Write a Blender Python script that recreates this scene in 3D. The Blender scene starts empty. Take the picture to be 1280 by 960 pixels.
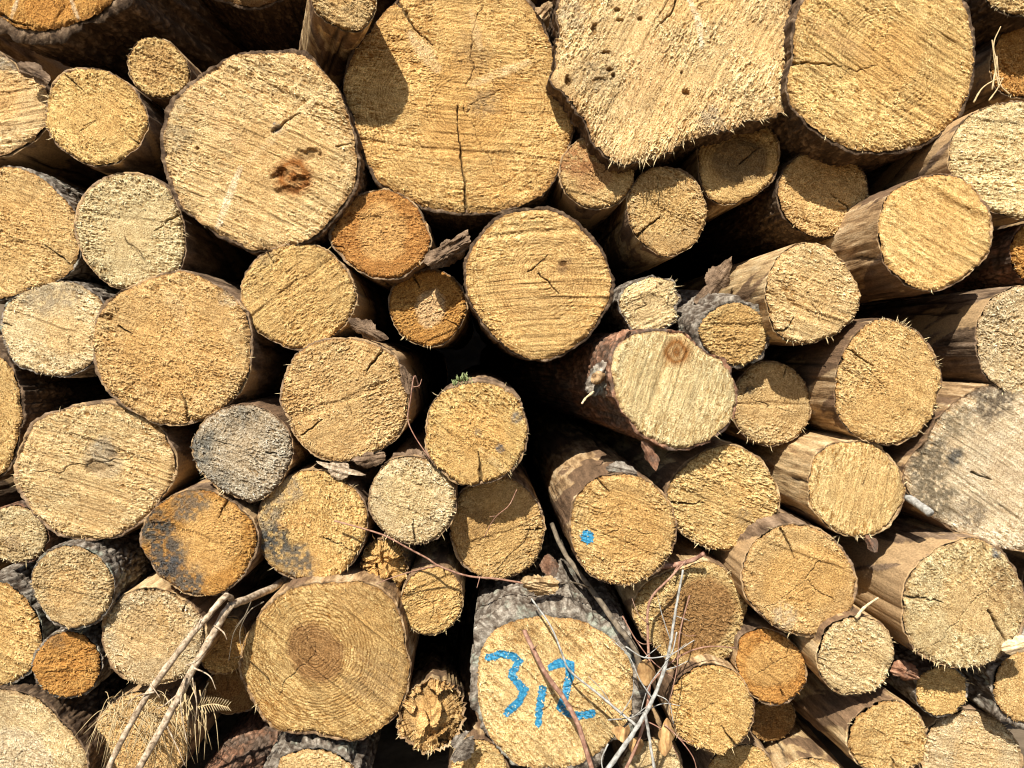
import bpy, math, random
import numpy as np
from mathutils import Vector

# ------------------------------------------------------------------ scene, camera, light
SC = bpy.context.scene
COL = SC.collection
FPX, CX, CY, CAMZ = 967.0, 640.0, 480.0, 0.90      # focal length in photo pixels, picture centre, camera height (m)
CAM = np.array([0.0, 0.0, CAMZ])

def at(px, py, d):
    """the point at distance d (m) in front of the pile's camera that shows at a photo pixel"""
    return np.array([(px - CX) * d / FPX, d, CAMZ - (py - CY) * d / FPX])

cam_d = bpy.data.cameras.new('camera')
cam_d.sensor_width = 36.0
cam_d.lens = 36.0 * FPX / 1280.0
cam_d.clip_start = 0.05
cam_d.clip_end = 2000.0
cam = bpy.data.objects.new('camera', cam_d)
cam.location = (0, 0, CAMZ)
cam.rotation_euler = (math.radians(90), 0, 0)
COL.objects.link(cam)
SC.camera = cam

SUN_DIR = Vector((0.30, 0.98, -1.0)).normalized()    # the way the sunlight travels
sun_d = bpy.data.lights.new('sun', 'SUN')
sun_d.energy = 5.0
sun_d.angle = math.radians(0.5)
sun_d.color = (1.0, 0.96, 0.88)
sun = bpy.data.objects.new('sun', sun_d)
sun.rotation_euler = SUN_DIR.to_track_quat('-Z', 'Y').to_euler()
sun.location = (-1.5, -4, 6)
COL.objects.link(sun)

W = bpy.data.worlds.new('World')
SC.world = W
W.use_nodes = True
nt = W.node_tree
bg = nt.nodes['Background']
sky = nt.nodes.new('ShaderNodeTexSky')
sky.sky_type = 'NISHITA'
sky.sun_disc = False
sky.sun_elevation = math.asin(-SUN_DIR.z)
sky.sun_rotation = math.atan2(-SUN_DIR.x, -SUN_DIR.y)
nt.links.new(sky.outputs[0], bg.inputs[0])
bg.inputs[1].default_value = 0.07
SC.view_settings.view_transform = 'Standard'
SC.view_settings.look = 'None'
SC.view_settings.exposure = 0.84
SC.view_settings.gamma = 1.0
SC.cycles.filter_width = 1.1

# ------------------------------------------------------------------ numpy noise
def _h(ix, iy, s):
    n = (ix.astype(np.int64) * 374761393 + iy.astype(np.int64) * 668265263 + int(s) * 974634777) & 0xffffffff
    n = ((n ^ (n >> 13)) * 1274126177) & 0xffffffff
    n = ((n ^ (n >> 15)) * 2246822519) & 0xffffffff
    return ((n ^ (n >> 16)) & 0xffffff) / float(0xffffff)

def vn(x, y, s=0):
    """value noise, -1..1"""
    x = np.asarray(x, float); y = np.asarray(y, float)
    ix = np.floor(x); iy = np.floor(y)
    fx = x - ix; fy = y - iy
    fx = fx * fx * fx * (fx * (fx * 6 - 15) + 10); fy = fy * fy * fy * (fy * (fy * 6 - 15) + 10)
    a = _h(ix, iy, s); b = _h(ix + 1, iy, s); c = _h(ix, iy + 1, s); d = _h(ix + 1, iy + 1, s)
    return 2 * ((a * (1 - fx) + b * fx) * (1 - fy) + (c * (1 - fx) + d * fx) * fy) - 1

def fb(x, y, s=0, o=3):
    t = 0; a = 1.0; w = 0
    for k in range(o):
        t = t + a * vn(x * 2 ** k + 17.3 * k, y * 2 ** k - 9.1 * k, s + 31 * k); w += a; a *= 0.55
    return t / w

def worley(x, y, s=0):
    """distance to the nearest and second nearest feature point"""
    ix = np.floor(x); iy = np.floor(y)
    f1 = np.full(np.shape(x), 9.0); f2 = f1.copy()
    for dx in (-1, 0, 1):
        for dy in (-1, 0, 1):
            jx = ix + dx; jy = iy + dy
            d = np.hypot(jx + _h(jx, jy, s) - x, jy + _h(jx, jy, s + 7) - y)
            m = d < f1
            f2 = np.where(m, f1, np.minimum(f2, d)); f1 = np.where(m, d, f1)
    return f1, f2

def sstep(a, b, x):
    t = np.clip((x - a) / (b - a), 0, 1)
    return t * t * (3 - 2 * t)

def polydist(px, py, pts):
    """distance to a polyline and the position along it, 0..1"""
    best = np.full(np.shape(px), 1e9); tt = np.zeros(np.shape(px))
    L = [math.hypot(pts[i + 1][0] - pts[i][0], pts[i + 1][1] - pts[i][1]) for i in range(len(pts) - 1)]
    tot = sum(L); acc = 0
    for i in range(len(pts) - 1):
        ax, ay = pts[i]; bx, by = pts[i + 1]; dx, dy = bx - ax, by - ay
        t = np.clip(((px - ax) * dx + (py - ay) * dy) / (dx * dx + dy * dy + 1e-9), 0, 1)
        d = np.hypot(px - ax - t * dx, py - ay - t * dy)
        m = d < best
        best = np.where(m, d, best); tt = np.where(m, (acc + t * L[i]) / tot, tt)
        acc += L[i]
    return best, tt

# ------------------------------------------------------------------ mesh helpers
def link_mesh(name, verts, faces, mat, parent=None, loc=None, smooth=True, cols=None, origin=None):
    """verts (n,3) world coordinates; faces: list of int arrays (k,4) or (k,3); cols (n,3) real surface colour"""
    v = np.asarray(verts, float)
    o = np.zeros(3) if origin is None else np.asarray(origin, float)
    v = v - o
    me = bpy.data.meshes.new(name)
    me.vertices.add(len(v)); me.vertices.foreach_set('co', v.astype(np.float32).ravel())
    fl = [np.asarray(f, np.int32) for f in faces if len(f)]
    tot = np.concatenate([np.full(len(f), f.shape[1], np.int32) for f in fl])
    idx = np.concatenate([f.ravel() for f in fl])
    me.loops.add(len(idx)); me.loops.foreach_set('vertex_index', idx)
    me.polygons.add(len(tot))
    me.polygons.foreach_set('loop_start', np.concatenate([[0], np.cumsum(tot)[:-1]]).astype(np.int32))
    me.polygons.foreach_set('loop_total', tot)
    me.polygons.foreach_set('use_smooth', np.full(len(tot), bool(smooth)))
    me.update(calc_edges=True)
    if cols is not None:
        at_ = me.color_attributes.new('tint', 'FLOAT_COLOR', 'POINT')
        c = np.ones((len(v), 4), np.float32); c[:, :3] = cols
        at_.data.foreach_set('color', c.ravel())
    me.materials.append(mat)
    ob = bpy.data.objects.new(name, me)
    COL.objects.link(ob)
    if parent is not None:
        ob.parent = parent          # the parent Empty sits at origin: local coordinates stay as given
    else:
        ob.location = o
    return ob

def tag(o, label, cat, group=None, kind=None):
    if label: o['label'] = label
    if cat: o['category'] = cat
    if group: o['group'] = group
    if kind: o['kind'] = kind
    return o

def empty(name, loc):
    e = bpy.data.objects.new(name, None)
    e.empty_display_size = 0.05
    e.location = tuple(loc)
    COL.objects.link(e)
    return e

# ------------------------------------------------------------------ materials
def new_mat(name):
    m = bpy.data.materials.new(name); m.use_nodes = True
    t = m.node_tree; b = t.nodes['Principled BSDF']
    b.inputs['Specular IOR Level'].default_value = 0.25
    return m, t, b

def N(t, typ, **kw):
    n = t.nodes.new(typ)
    for k, v in kw.items():
        if k in n.inputs: n.inputs[k].default_value = v
        else: setattr(n, k, v)
    return n

def coords(t, sx, sy, sz, rnd=True):
    tc = N(t, 'ShaderNodeTexCoord'); mp = N(t, 'ShaderNodeMapping')
    mp.inputs['Scale'].default_value = (sx, sy, sz)
    if rnd:
        oi = N(t, 'ShaderNodeObjectInfo'); mu = N(t, 'ShaderNodeMath', operation='MULTIPLY'); mu.inputs[1].default_value = 37.0
        ad = N(t, 'ShaderNodeVectorMath', operation='ADD')
        t.links.new(oi.outputs['Random'], mu.inputs[0])
        t.links.new(tc.outputs['Object'], ad.inputs[0]); t.links.new(mu.outputs[0], ad.inputs[1])
        t.links.new(ad.outputs[0], mp.inputs[0])
    else:
        t.links.new(tc.outputs['Object'], mp.inputs[0])
    return mp.outputs[0]

def noise(t, vec, scale, detail=4, rough=0.55):
    n = N(t, 'ShaderNodeTexNoise'); n.inputs['Scale'].default_value = scale
    n.inputs['Detail'].default_value = detail; n.inputs['Roughness'].default_value = rough
    t.links.new(vec, n.inputs['Vector'])
    return n.outputs['Fac']

def ramp(t, fac, stops):
    r = N(t, 'ShaderNodeValToRGB'); e = r.color_ramp.elements
    while len(e) < len(stops): e.new(0.5)
    for k, (p, c) in enumerate(stops):
        e[k].position = p; e[k].color = tuple(c) + (1,) if len(c) == 3 else c
    t.links.new(fac, r.inputs[0])
    return r.outputs[0]

def mix(t, fac, a, b, mode='MIX'):
    m = N(t, 'ShaderNodeMix', data_type='RGBA', blend_type=mode)
    for s, x in ((0, fac), (6, a), (7, b)):
        if isinstance(x, (int, float)): m.inputs[s].default_value = x
        elif isinstance(x, tuple): m.inputs[s].default_value = x + (1,) if len(x) == 3 else x
        else: t.links.new(x, m.inputs[s])
    return m.outputs[2]

def bump(t, b, h, strength, dist):
    n = N(t, 'ShaderNodeBump'); n.inputs['Strength'].default_value = strength; n.inputs['Distance'].default_value = dist
    t.links.new(h, n.inputs['Height']); t.links.new(n.outputs[0], b.inputs['Normal'])

def mat_sawn():
    """sawn end grain: the surface's own colour comes with the mesh (rings, heart, stains), fibres and dust are noise"""
    m, t, b = new_mat('sawn_end_grain')
    a = N(t, 'ShaderNodeVertexColor', layer_name='tint')
    v = coords(t, 1, 1, 1)
    f = noise(t, v, 480, 3, 0.7)
    c1 = mix(t, 1.0, a.outputs[0], ramp(t, f, [(0.30, (0.34, 0.27, 0.20)), (0.5, (0.97, 0.96, 0.94)), (0.68, (1.45, 1.52, 1.64))]), 'MULTIPLY')
    g = noise(t, v, 90, 2, 0.5)
    c2 = mix(t, 1.0, c1, ramp(t, g, [(0.3, (0.86, 0.82, 0.76)), (0.7, (1.10, 1.12, 1.15))]), 'MULTIPLY')
    t.links.new(c2, b.inputs['Base Color'])
    b.inputs['Roughness'].default_value = 0.85
    b.inputs['Specular IOR Level'].default_value = 0.15
    bump(t, b, f, 1.0, 0.0034)
    return m

def mat_bark(name, stops, stops2, sx=60, sy=14, patch=None, bd=0.004, pscale=0, plo=0.5, phi=0.62, inv=False):
    m, t, b = new_mat(name)
    v = coords(t, 1, sy / sx, 1)
    n1 = noise(t, v, sx, 6, 0.62)
    c = ramp(t, n1, stops)
    v2 = coords(t, 1, 0.6, 1)
    n2 = noise(t, v2, 22, 4, 0.6)
    c = mix(t, 1.0, c, ramp(t, n2, stops2), 'MULTIPLY')
    sp_ = N(t, 'ShaderNodeSeparateColor'); av = N(t, 'ShaderNodeVertexColor', layer_name='tint')
    t.links.new(av.outputs[0], sp_.inputs[0])
    if patch:           # scales of bark left on the wood (or bare wood showing), and dirt in the cracks
        if pscale:
            n3 = noise(t, v2, pscale, 5, 0.65)
            c = mix(t, ramp(t, n3, [(plo, (0, 0, 0)), (phi, (1, 1, 1))]), c, patch)
        else:
            c = mix(t, sp_.outputs[0], patch if inv else c, c if inv else ramp(t, n1, [(0.3, tuple(x * .5 for x in patch)), (0.7, tuple(x * 1.5 for x in patch))]))
    c = mix(t, sp_.outputs[1], c, (0.05, 0.032, 0.02))
    n4 = noise(t, coords(t, 1, 0.5, 1), 330, 3, 0.6)
    c = mix(t, 1.0, c, ramp(t, n4, [(0.3, (0.7, 0.7, 0.7)), (0.7, (1.25, 1.25, 1.25))]), 'MULTIPLY')
    t.links.new(c, b.inputs['Base Color'])
    b.inputs['Roughness'].default_value = 0.9
    b.inputs['Specular IOR Level'].default_value = 0.12
    bump(t, b, n1, 0.9, bd)
    return m

ONE = [(0.3, (0.75, 0.75, 0.75)), (0.7, (1.2, 1.2, 1.2))]
M = {}
M['sawn'] = mat_sawn()
M['rough'] = mat_bark('furrowed_bark', [(0.35, (0.03, 0.018, 0.010)), (0.5, (0.11, 0.068, 0.038)), (0.66, (0.24, 0.165, 0.10))], ONE, 70, 22)
M['grey'] = mat_bark('grey_bark', [(0.33, (0.07, 0.052, 0.038)), (0.5, (0.23, 0.19, 0.145)), (0.68, (0.43, 0.38, 0.305))], ONE, 75, 25, patch=(0.30, 0.31, 0.24), bd=.006, pscale=26, plo=0.56, phi=0.66)
M['brown'] = mat_bark('thin_brown_bark', [(0.33, (0.05, 0.03, 0.018)), (0.5, (0.17, 0.11, 0.065)), (0.68, (0.32, 0.22, 0.14))], ONE, 55, 10, patch=(0.40, 0.26, 0.13), inv=True)
M['peel'] = mat_bark('peeled_stem_wood', [(0.36, (0.15, 0.085, 0.04)), (0.5, (0.37, 0.235, 0.115)), (0.64, (0.58, 0.42, 0.24))], ONE, 75, 9, patch=(0.15, 0.09, 0.05), bd=0.005)
M['tan'] = mat_bark('pale_debarked_wood', [(0.36, (0.24, 0.14, 0.065)), (0.5, (0.46, 0.31, 0.15)), (0.64, (0.64, 0.47, 0.26))], ONE, 75, 9, patch=(0.18, 0.11, 0.06), bd=0.005)
M['red'] = mat_bark('red_pine_bark', [(0.33, (0.08, 0.035, 0.02)), (0.5, (0.25, 0.125, 0.07)), (0.68, (0.42, 0.25, 0.16))], ONE, 60, 24, patch=(0.15, 0.105, 0.075), pscale=18, plo=0.48, phi=0.58)
M['fibre'], _t, _b = new_mat('pale_wood_fibre')
_t.links.new(ramp(_t, noise(_t, coords(_t, 1, 1, 1), 150, 2), [(0.3, (0.48, 0.33, 0.17)), (0.7, (0.74, 0.58, 0.36))]), _b.inputs['Base Color'])
_b.inputs['Roughness'].default_value = 0.8
M['paint'], _t, _b = new_mat('blue_marking_paint')
_t.links.new(ramp(_t, noise(_t, coords(_t, 1, 1, 1, False), 260, 4, 0.7), [(0.3, (0.010, 0.07, 0.14)), (0.5, (0.022, 0.175, 0.31)), (0.62, (0.06, 0.27, 0.40)), (0.70, (0.36, 0.36, 0.26))]), _b.inputs['Base Color'])
_b.inputs['Roughness'].default_value = 0.55

def mat_plain(name, stops, scale=90, sy=0.3, rough=0.8, bd=0.0012):
    m, t, b = new_mat(name)
    n = noise(t, coords(t, 1, sy, 1), scale, 5, 0.6)
    t.links.new(ramp(t, n, stops), b.inputs['Base Color'])
    b.inputs['Roughness'].default_value = rough
    bump(t, b, n, 0.7, bd)
    return m
M['twig_tan'] = mat_plain('dry_pale_twig', [(0.34, (0.13, 0.085, 0.05)), (0.5, (0.36, 0.27, 0.175)), (0.66, (0.60, 0.49, 0.36))], 120, 1)
M['twig_red'] = mat_plain('red_brown_twig', [(0.3, (0.13, 0.06, 0.04)), (0.5, (0.27, 0.14, 0.09)), (0.7, (0.42, 0.27, 0.19))], 120, 1)
M['twig_grey'] = mat_plain('grey_twig', [(0.3, (0.12, 0.11, 0.09)), (0.5, (0.30, 0.285, 0.25)), (0.7, (0.46, 0.45, 0.40))], 130, 1)
M['twig_dark'] = mat_plain('dark_olive_twig', [(0.3, (0.05, 0.04, 0.03)), (0.5, (0.13, 0.10, 0.065)), (0.7, (0.24, 0.19, 0.13))], 100, 1)
M['straw'] = mat_plain('dry_straw', [(0.3, (0.34, 0.24, 0.11)), (0.7, (0.62, 0.48, 0.27))], 100, 1)
M['leaf'] = mat_plain('dead_beech_leaf', [(0.3, (0.20, 0.10, 0.04)), (0.5, (0.40, 0.23, 0.09)), (0.7, (0.58, 0.38, 0.17))], 60, 1)
M['moss'] = mat_plain('green_lichen', [(0.3, (0.12, 0.15, 0.05)), (0.7, (0.36, 0.40, 0.19))], 150, 1)
M['soil'] = mat_plain('forest_soil', [(0.3, (0.05, 0.035, 0.022)), (0.5, (0.11, 0.08, 0.05)), (0.7, (0.18, 0.13, 0.085))], 9, 1, 0.95, 0.02)
# ------------------------------------------------------------------ one log
TONES = {   # real colour of the sawn wood
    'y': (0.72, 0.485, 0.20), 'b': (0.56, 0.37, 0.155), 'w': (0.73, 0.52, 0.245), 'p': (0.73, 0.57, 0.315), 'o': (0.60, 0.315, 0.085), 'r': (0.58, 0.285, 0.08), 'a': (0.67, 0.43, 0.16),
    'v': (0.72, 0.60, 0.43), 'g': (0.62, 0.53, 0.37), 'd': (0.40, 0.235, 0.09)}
VP0 = (600.0, 440.0)      # where the stems of the pile converge in the picture
D0 = 1.5                  # distance of the pile's face
LOGS = []

def outline_radius(uv):
    """periodic smooth radius R(theta) through the outline points"""
    th = np.arctan2(uv[:, 1], uv[:, 0]); r = np.hypot(uv[:, 0], uv[:, 1])
    o = np.argsort(th); th, r = th[o], r[o]
    g = np.linspace(-math.pi, math.pi, 1441)[:-1]
    R = np.interp(g, np.concatenate([th - 2 * math.pi, th, th + 2 * math.pi]), np.concatenate([r, r, r]))
    k = np.exp(-0.5 * (np.arange(-40, 41) / 7.5) ** 2); k /= k.sum()
    R2 = np.convolve(np.concatenate([R[-60:], R, R[:60]]), k, 'same')[60:-60]
    return lambda t: np.interp((t + math.pi) % (2 * math.pi) - math.pi, np.append(g, math.pi), np.append(R2, R2[0]))

def log(pts, label, p=0.0, tone='y', saw=(15, 0.5), rough=1.0, pith=None, rings=0.75, heart=None, bark=('brown', 2), vp=VP0,
        fringe=((10, 170, 0.5),), cracks=(), stains=(), streaks=(), holes=(), tilt=None, seed=None, length=1.9, broken=0.0, sp=0.00125, knots=(), sw=0.006, jagk=1.3):
    s = seed if seed is not None else len(LOGS) * 13 + 5
    rs = np.random.RandomState(s)
    P = np.array(pts, float)
    c = np.array([(P[:, 0].min() + P[:, 0].max()) / 2, (P[:, 1].min() + P[:, 1].max()) / 2])
    D = D0 - p
    C = at(c[0], c[1], D)
    ax = np.array([(vp[0] - CX) / FPX, 1.0, -(vp[1] - CY) / FPX]); ax /= np.linalg.norm(ax)
    if tilt is None: tilt = (rs.uniform(-.09, .09), rs.uniform(-.08, .08))
    n = -ax + np.array([tilt[0], 0, tilt[1]]); n /= np.linalg.norm(n)       # outward normal of the cut
    e2 = np.array([0, 0, 1.0]); e2 = e2 - n * e2.dot(n); e2 /= np.linalg.norm(e2)
    e1 = np.cross(e2, n) * -1
    if e1[0] < 0: e1 = -e1
    ray = np.stack([(P[:, 0] - CX) / FPX, np.ones(len(P)), -(P[:, 1] - CY) / FPX], 1)
    t = n.dot(C - CAM) / ray.dot(n)
    W3 = CAM + ray * t[:, None] - C
    uv = np.stack([W3.dot(e1), W3.dot(e2)], 1)
    Rf = outline_radius(uv)
    jag = lambda a: 0.010 * vn(a * 9 / math.pi + 50, a * 0 + s, s) + 0.006 * vn(a * 30 / math.pi + 90, a * 0 + s, s + 3)
    Rn = lambda a: Rf(a) * (1 + jagk * jag(a)) + jagk * 0.0011 * vn(np.cos(a) * 40, np.sin(a) * 40, s + 9)
    Rm = float(np.mean(Rf(np.linspace(-3.1, 3.1, 60))))

    # --- the cut end: an even grid mapped to the outline
    m = int(max(24, min(340, 1.78 * Rm / sp)))
    g = np.linspace(-1, 1, m + 1)
    A, B = np.meshgrid(g, g)
    A = A.ravel(); B = B.ravel()
    big = np.abs(A) > np.abs(B)
    rr = np.where(big, np.abs(A), np.abs(B))
    with np.errstate(divide='ignore', invalid='ignore'):
        ph = np.where(big, (math.pi / 4) * (B / np.where(A == 0, 1, A)), (math.pi / 2) - (math.pi / 4) * (A / np.where(B == 0, 1, B)))
    ra = np.where(big, A, B)
    th = np.arctan2(ra * np.sin(ph), ra * np.cos(ph))
    RR = Rn(th)
    U = rr * RR * np.cos(th); V = rr * RR * np.sin(th)

    def pix(U, V):
        Q = C + U[:, None] * e1 + V[:, None] * e2
        return CX + Q[:, 0] / Q[:, 1] * FPX, CY - (Q[:, 2] - CAMZ) / Q[:, 1] * FPX

    def surface(U, V, rr, th):
        """relief (m) and colour of the cut at face coordinates"""
        px, py = pix(U, V)
        wu = U + 0.004 * fb(U * 60, V * 60, s + 1, 2); wv = V + 0.004 * fb(U * 60 + 9, V * 60, s + 2, 2)
        sa = math.radians(saw[0])
        su = U * math.sin(sa) + V * math.cos(sa)                         # across the saw lines
        sl = U * math.cos(sa) - V * math.sin(sa)                         # along them
        bow = su + 0.10 * sl * sl / max(Rm, .03) * (0.5 if s % 2 else -0.5) + 0.0012 * fb(sl * 35, su * 35, s + 4, 2)
        sawn = vn(bow / (sw * .75), sl * 9, s + 5) * 0.65 + vn(bow / (sw * .4), sl * 14, s + 6) * 0.35 + vn(bow / (sw * 1.9), sl * 4, s + 7) * 0.25
        zone = fb(U * 14 + 3, V * 14, s + 8, 3)                          # crumbly here, cleanly sawn there
        zr = np.clip(0.66 + 1.2 * zone + 0.30 * sstep(0.55, 1.0, rr), 0.06, 1.2)
        # crumbs lie along the saw lines
        cu, cv = sl / (0.0046 + 0.0050 * min(1, saw[1])) + 0.35 * vn(U * 130, V * 130, s + 70), su / (0.0029 - 0.0003 * min(1, saw[1])) + 0.35 * vn(U * 130 + 7, V * 130, s + 71)
        c1 = 1 - 2 * np.abs(vn(cu, cv, s + 10)); c2 = vn(cu * 2.1, cv * 2.0, s + 11); c3 = vn(cu * 0.4, cv * 0.45, s + 12)
        crumb = 0.62 * c1 + 0.55 * c2 + 0.28 * c3
        h = 0.00135 * saw[1] * sawn * (1.35 - 0.6 * zr) * (sw / .006) ** .6 + 0.0023 * rough * zr * crumb
        gv_ = (1 - np.abs(vn(bow / (sw * 1.15), sl * 3, s + 75))) ** 9 * np.clip(0.75 + 0.6 * vn(sl * 22, bow / .02, s + 76), 0, 1) * saw[1] * np.clip(1.25 - zr, .15, 1)
        h = h - 0.0024 * gv_
        h = h + 0.0018 * fb(U * 22, V * 22, s + 13, 2) * (0.5 + rough)
        for k in range(2):      # steps where the bar was moved
            h = h + 0.0013 * np.tanh((su - steps[k] * Rm + 0.006 * fb(sl * 18, sl * 0 + k, s + 72 + k, 2)) / 0.0016) * (1 if k else -1)
        col = np.array(TONES[tone])[None, :] * tvar * (1 + 0.10 * fb(U * 16, V * 16, s + 14, 3))[:, None]
        k = np.clip(0.25 + 1.3 * fb(U * 11 + 31, V * 11, s + 80, 3), 0, 1)[:, None] * 0.25          # resin-rich, more orange areas
        col = col * (1 - k) + col * np.array([0.95, 0.74, 0.50]) * k
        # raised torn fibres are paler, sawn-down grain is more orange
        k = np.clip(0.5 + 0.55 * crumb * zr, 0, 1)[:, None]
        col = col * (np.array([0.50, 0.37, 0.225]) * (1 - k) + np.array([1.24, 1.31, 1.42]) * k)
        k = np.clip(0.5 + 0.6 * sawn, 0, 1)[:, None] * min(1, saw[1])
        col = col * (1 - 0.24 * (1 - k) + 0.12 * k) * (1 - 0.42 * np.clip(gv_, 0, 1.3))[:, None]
        # growth rings round the pith
        q = pith or (c[0] + rs2[0], c[1] + rs2[1])
        t0 = n.dot(C - CAM) / n.dot(np.array([(q[0] - CX) / FPX, 1, -(q[1] - CY) / FPX]))
        Q = np.array([(q[0] - CX) / FPX, 1, -(q[1] - CY) / FPX]) * t0 + CAM - C
        pu, pv = Q.dot(e1), Q.dot(e2)
        du, dv = wu - pu, wv - pv
        rd = np.hypot(du, dv); an = np.arctan2(dv, du)
        lim = np.maximum(rd / np.maximum(rr, 1e-3), 1e-4)
        ringc = rd * (1 + 0.06 * np.sin(an + s) + 0.04 * np.sin(2 * an + s * 2)) / 0.0058 + 0.5 * vn(rd / 0.03, an * 0.6, s + 15)
        chk = vn(an * 11, rd / .10, s + 81) * sstep(.15, .5, rr)               # medullary rays
        col = col * (1 + 0.09 * chk * sstep(0, .02, rd))[:, None]
        col = col * (1 - 0.45 * (1 - sstep(.0015, .0045, rd)))[:, None]          # the pith itself
        for (ca, c0, c1_, cw) in checks:                                        # fine drying checks from the pith outwards
            da_ = (an - ca - 0.10 * vn(rd / .02, rd * 0 + ca, s + 82) + math.pi) % (2 * math.pi) - math.pi
            ww = np.abs(da_) * rd / (cw * (1 - sstep(c0, c1_, rr)) * sstep(0.0, 0.12, rr - .04) + 1e-5)
            kk = (1 - sstep(.3, 1.0, ww)) * (rr < c1_)
            h = h - 0.004 * kk; col = col * (1 - 0.55 * kk[:, None])
        late = sstep(0.55, 0.9, ringc - np.floor(ringc)) * (1 - sstep(0.92, 1.0, ringc - np.floor(ringc)))
        late = late * np.clip(0.6 + 0.8 * vn(ringc * 0.35, an * 0.8, s + 16), 0, 1)
        col = col * (1 - rings * late[:, None] * np.array([0.40, 0.48, 0.58]))
        h = h - 0.0011 * rings * (late - 0.5 * vn(ringc * 1.6, an * rd / .012, s + 84))
        else_heart = heart or (Rm * FPX / D * hfr, (TONES[tone][0] * .80, TONES[tone][1] * .66, TONES[tone][2] * .50), hal)
        if else_heart:
            hr, hc, ha = else_heart
            hr = hr * D / FPX
            e = hr * (1 + 0.10 * np.sin(an * 2 + s) + 0.10 * fb(np.cos(an) * 3, np.sin(an) * 3, s + 17, 2))
            k = ha * (1 - sstep(0.82, 1.1, rd / e))
            col = col * (1 - k[:, None]) + np.array(hc) * (0.75 + 0.5 * np.clip(0.5 + 0.5 * crumb, 0, 1))[:, None] * (1 - 0.3 * late * min(1, rings * 2))[:, None] * k[:, None]
        # bluish rot and dirt
        for (sx, sy, sr, sc, sa_) in stains:
            dd = np.hypot(px - sx, py - sy) / sr + 0.45 * fb(px / 14, py / 14, s + int(sx), 4)
            k = sa_ * (1 - sstep(0.55, 1.15, dd)) * np.clip(0.85 + 0.75 * vn(px / 3.2, py / 3.2, s + 3) + 0.4 * vn(px / 9, py / 9, s + 33), 0.1, 1)
            k = np.clip(k * 1.15, 0, .97); col = col * (1 - k[:, None]) + 0.62 * np.array(sc) * k[:, None]
        # pale smooth torn streaks
        for (pl, wd, sc) in streaks:
            dd, tt = polydist(px, py, pl)
            k = (1 - sstep(0.4, 1.0, dd / (wd * (0.5 + 0.5 * np.sin(math.pi * np.clip(tt, .12, .88)))))) * np.clip(0.8 + 0.4 * vn(px / 3, py / 3, s + 21), 0, 1)
            k = k * np.clip(.75 + .5 * fb(px / 9, py / 9, s + 83, 2), 0, 1); col = col * (1 - 0.8 * k[:, None]) + np.array(sc) * 0.8 * k[:, None]
            h = h * (1 - 0.6 * k) + 0.0012 * k
        for (pl, wd) in cracks:
            q_ = [(x, y) for x, y in pl]
            dd, tt = polydist(px + 1.6 * vn(px / 7, py / 7, s + 22), py + 1.6 * vn(px / 7 + 40, py / 7, s + 23), q_)
            w = wd * (1.0 - 0.75 * tt)
            k = 1 - sstep(0.25, 1.0, dd / np.maximum(w, 0.3))
            h = h - 0.009 * k
            col = col * (1 - 0.72 * k[:, None])
        for (hx, hy, hrx, hry, dp) in holes:
            dd = np.hypot((px - hx) / hrx, (py - hy) / hry) + (0.35 * fb(px / 6, py / 6, s + 24, 4) if hrx < 7 else 0.8 * fb(px / 13, py / 11, s + 24, 4))
            k = 1 - sstep(0.6, 1.05, dd)
            h = h - dp * k * (1 if hrx < 7 else .75 + .35 * vn(px / 5, py / 4, s + 85))
            col = col * (1 - (0.62 if hrx < 7 else 0.40) * k[:, None] * np.array([0.9, 1.0, 1.1]))
        for (hx, hy, hr_) in knots:
            dx, dy = px - hx, py - hy
            dd = np.hypot(dx, dy) / hr_ + 0.12 * fb(px / 8, py / 8, s + 25, 2)
            k = (1 - sstep(0.75, 1.1, dd))
            rg = 0.5 + 0.5 * np.sin(dd * 13)
            col = col * (1 - k[:, None] * (0.38 + 0.32 * rg[:, None]) * np.array([0.7, 1.0, 1.2]))
        if broken:
            f1, f2 = worley(U / 0.022 + 2 * vn(U * 40, V * 40, s), V / 0.034, s + 40)
            st = _h(np.floor(U / 0.022 + vn(V * 50, U * 20, s)), np.floor(V / 0.035 + vn(U * 50, V * 20, s + 1)), s + 41)
            h = h + broken * (0.95 * st + 0.35 * fb(U * 38, V * 26, s + 42, 3) - 0.35 * f1) - broken * 0.8 * rr ** 2
            col = col * (0.78 + 0.5 * st)[:, None]
        # rounded, ragged rim stained by the bark
        h = h - 0.0075 * sstep(0.93, 1.02, rr + 0.012 * vn(th * 12, th * 0, s + 26)) * (0.7 + 0.6 * vn(th * 7, th * 0, s + 27))
        k = sstep(0.945, 1.0, rr + 0.02 * fb(th * 9, th * 0 + 2, s + 28, 2)) * 0.55
        col = col * (1 - k[:, None] * np.array([0.55, 0.68, 0.75]))
        return h, np.clip(col, 0.004, 0.86), px, py, zr

    tvar = np.array([1, 1, 1]) * rs.uniform(.92, 1.06) * np.array([1, rs.uniform(.98, 1.0), rs.uniform(.88, 1.03)])
    checks = [(rs.uniform(-math.pi, math.pi), *sorted(rs.uniform(.15, .95, 2)), rs.uniform(.0006, .0012)) for _ in range(rs.choice([0, 0, 1, 2, 3]))]
    steps = rs.uniform(-.8, .8, 2)
    hfr, hal = rs.uniform(.35, .7), rs.uniform(.05, .55)
    rs2 = (rs.uniform(-.15, .15) * Rm * 600, rs.uniform(-.15, .15) * Rm * 600)
    h, col, px, py, zr = surface(U, V, rr, th)
    verts = C + U[:, None] * e1 + V[:, None] * e2 + h[:, None] * n
    i = np.arange(m)
    I, J = np.meshgrid(i, i)
    q0 = (J * (m + 1) + I).ravel()
    quads = np.stack([q0, q0 + 1, q0 + m + 2, q0 + m + 1], 1)
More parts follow.
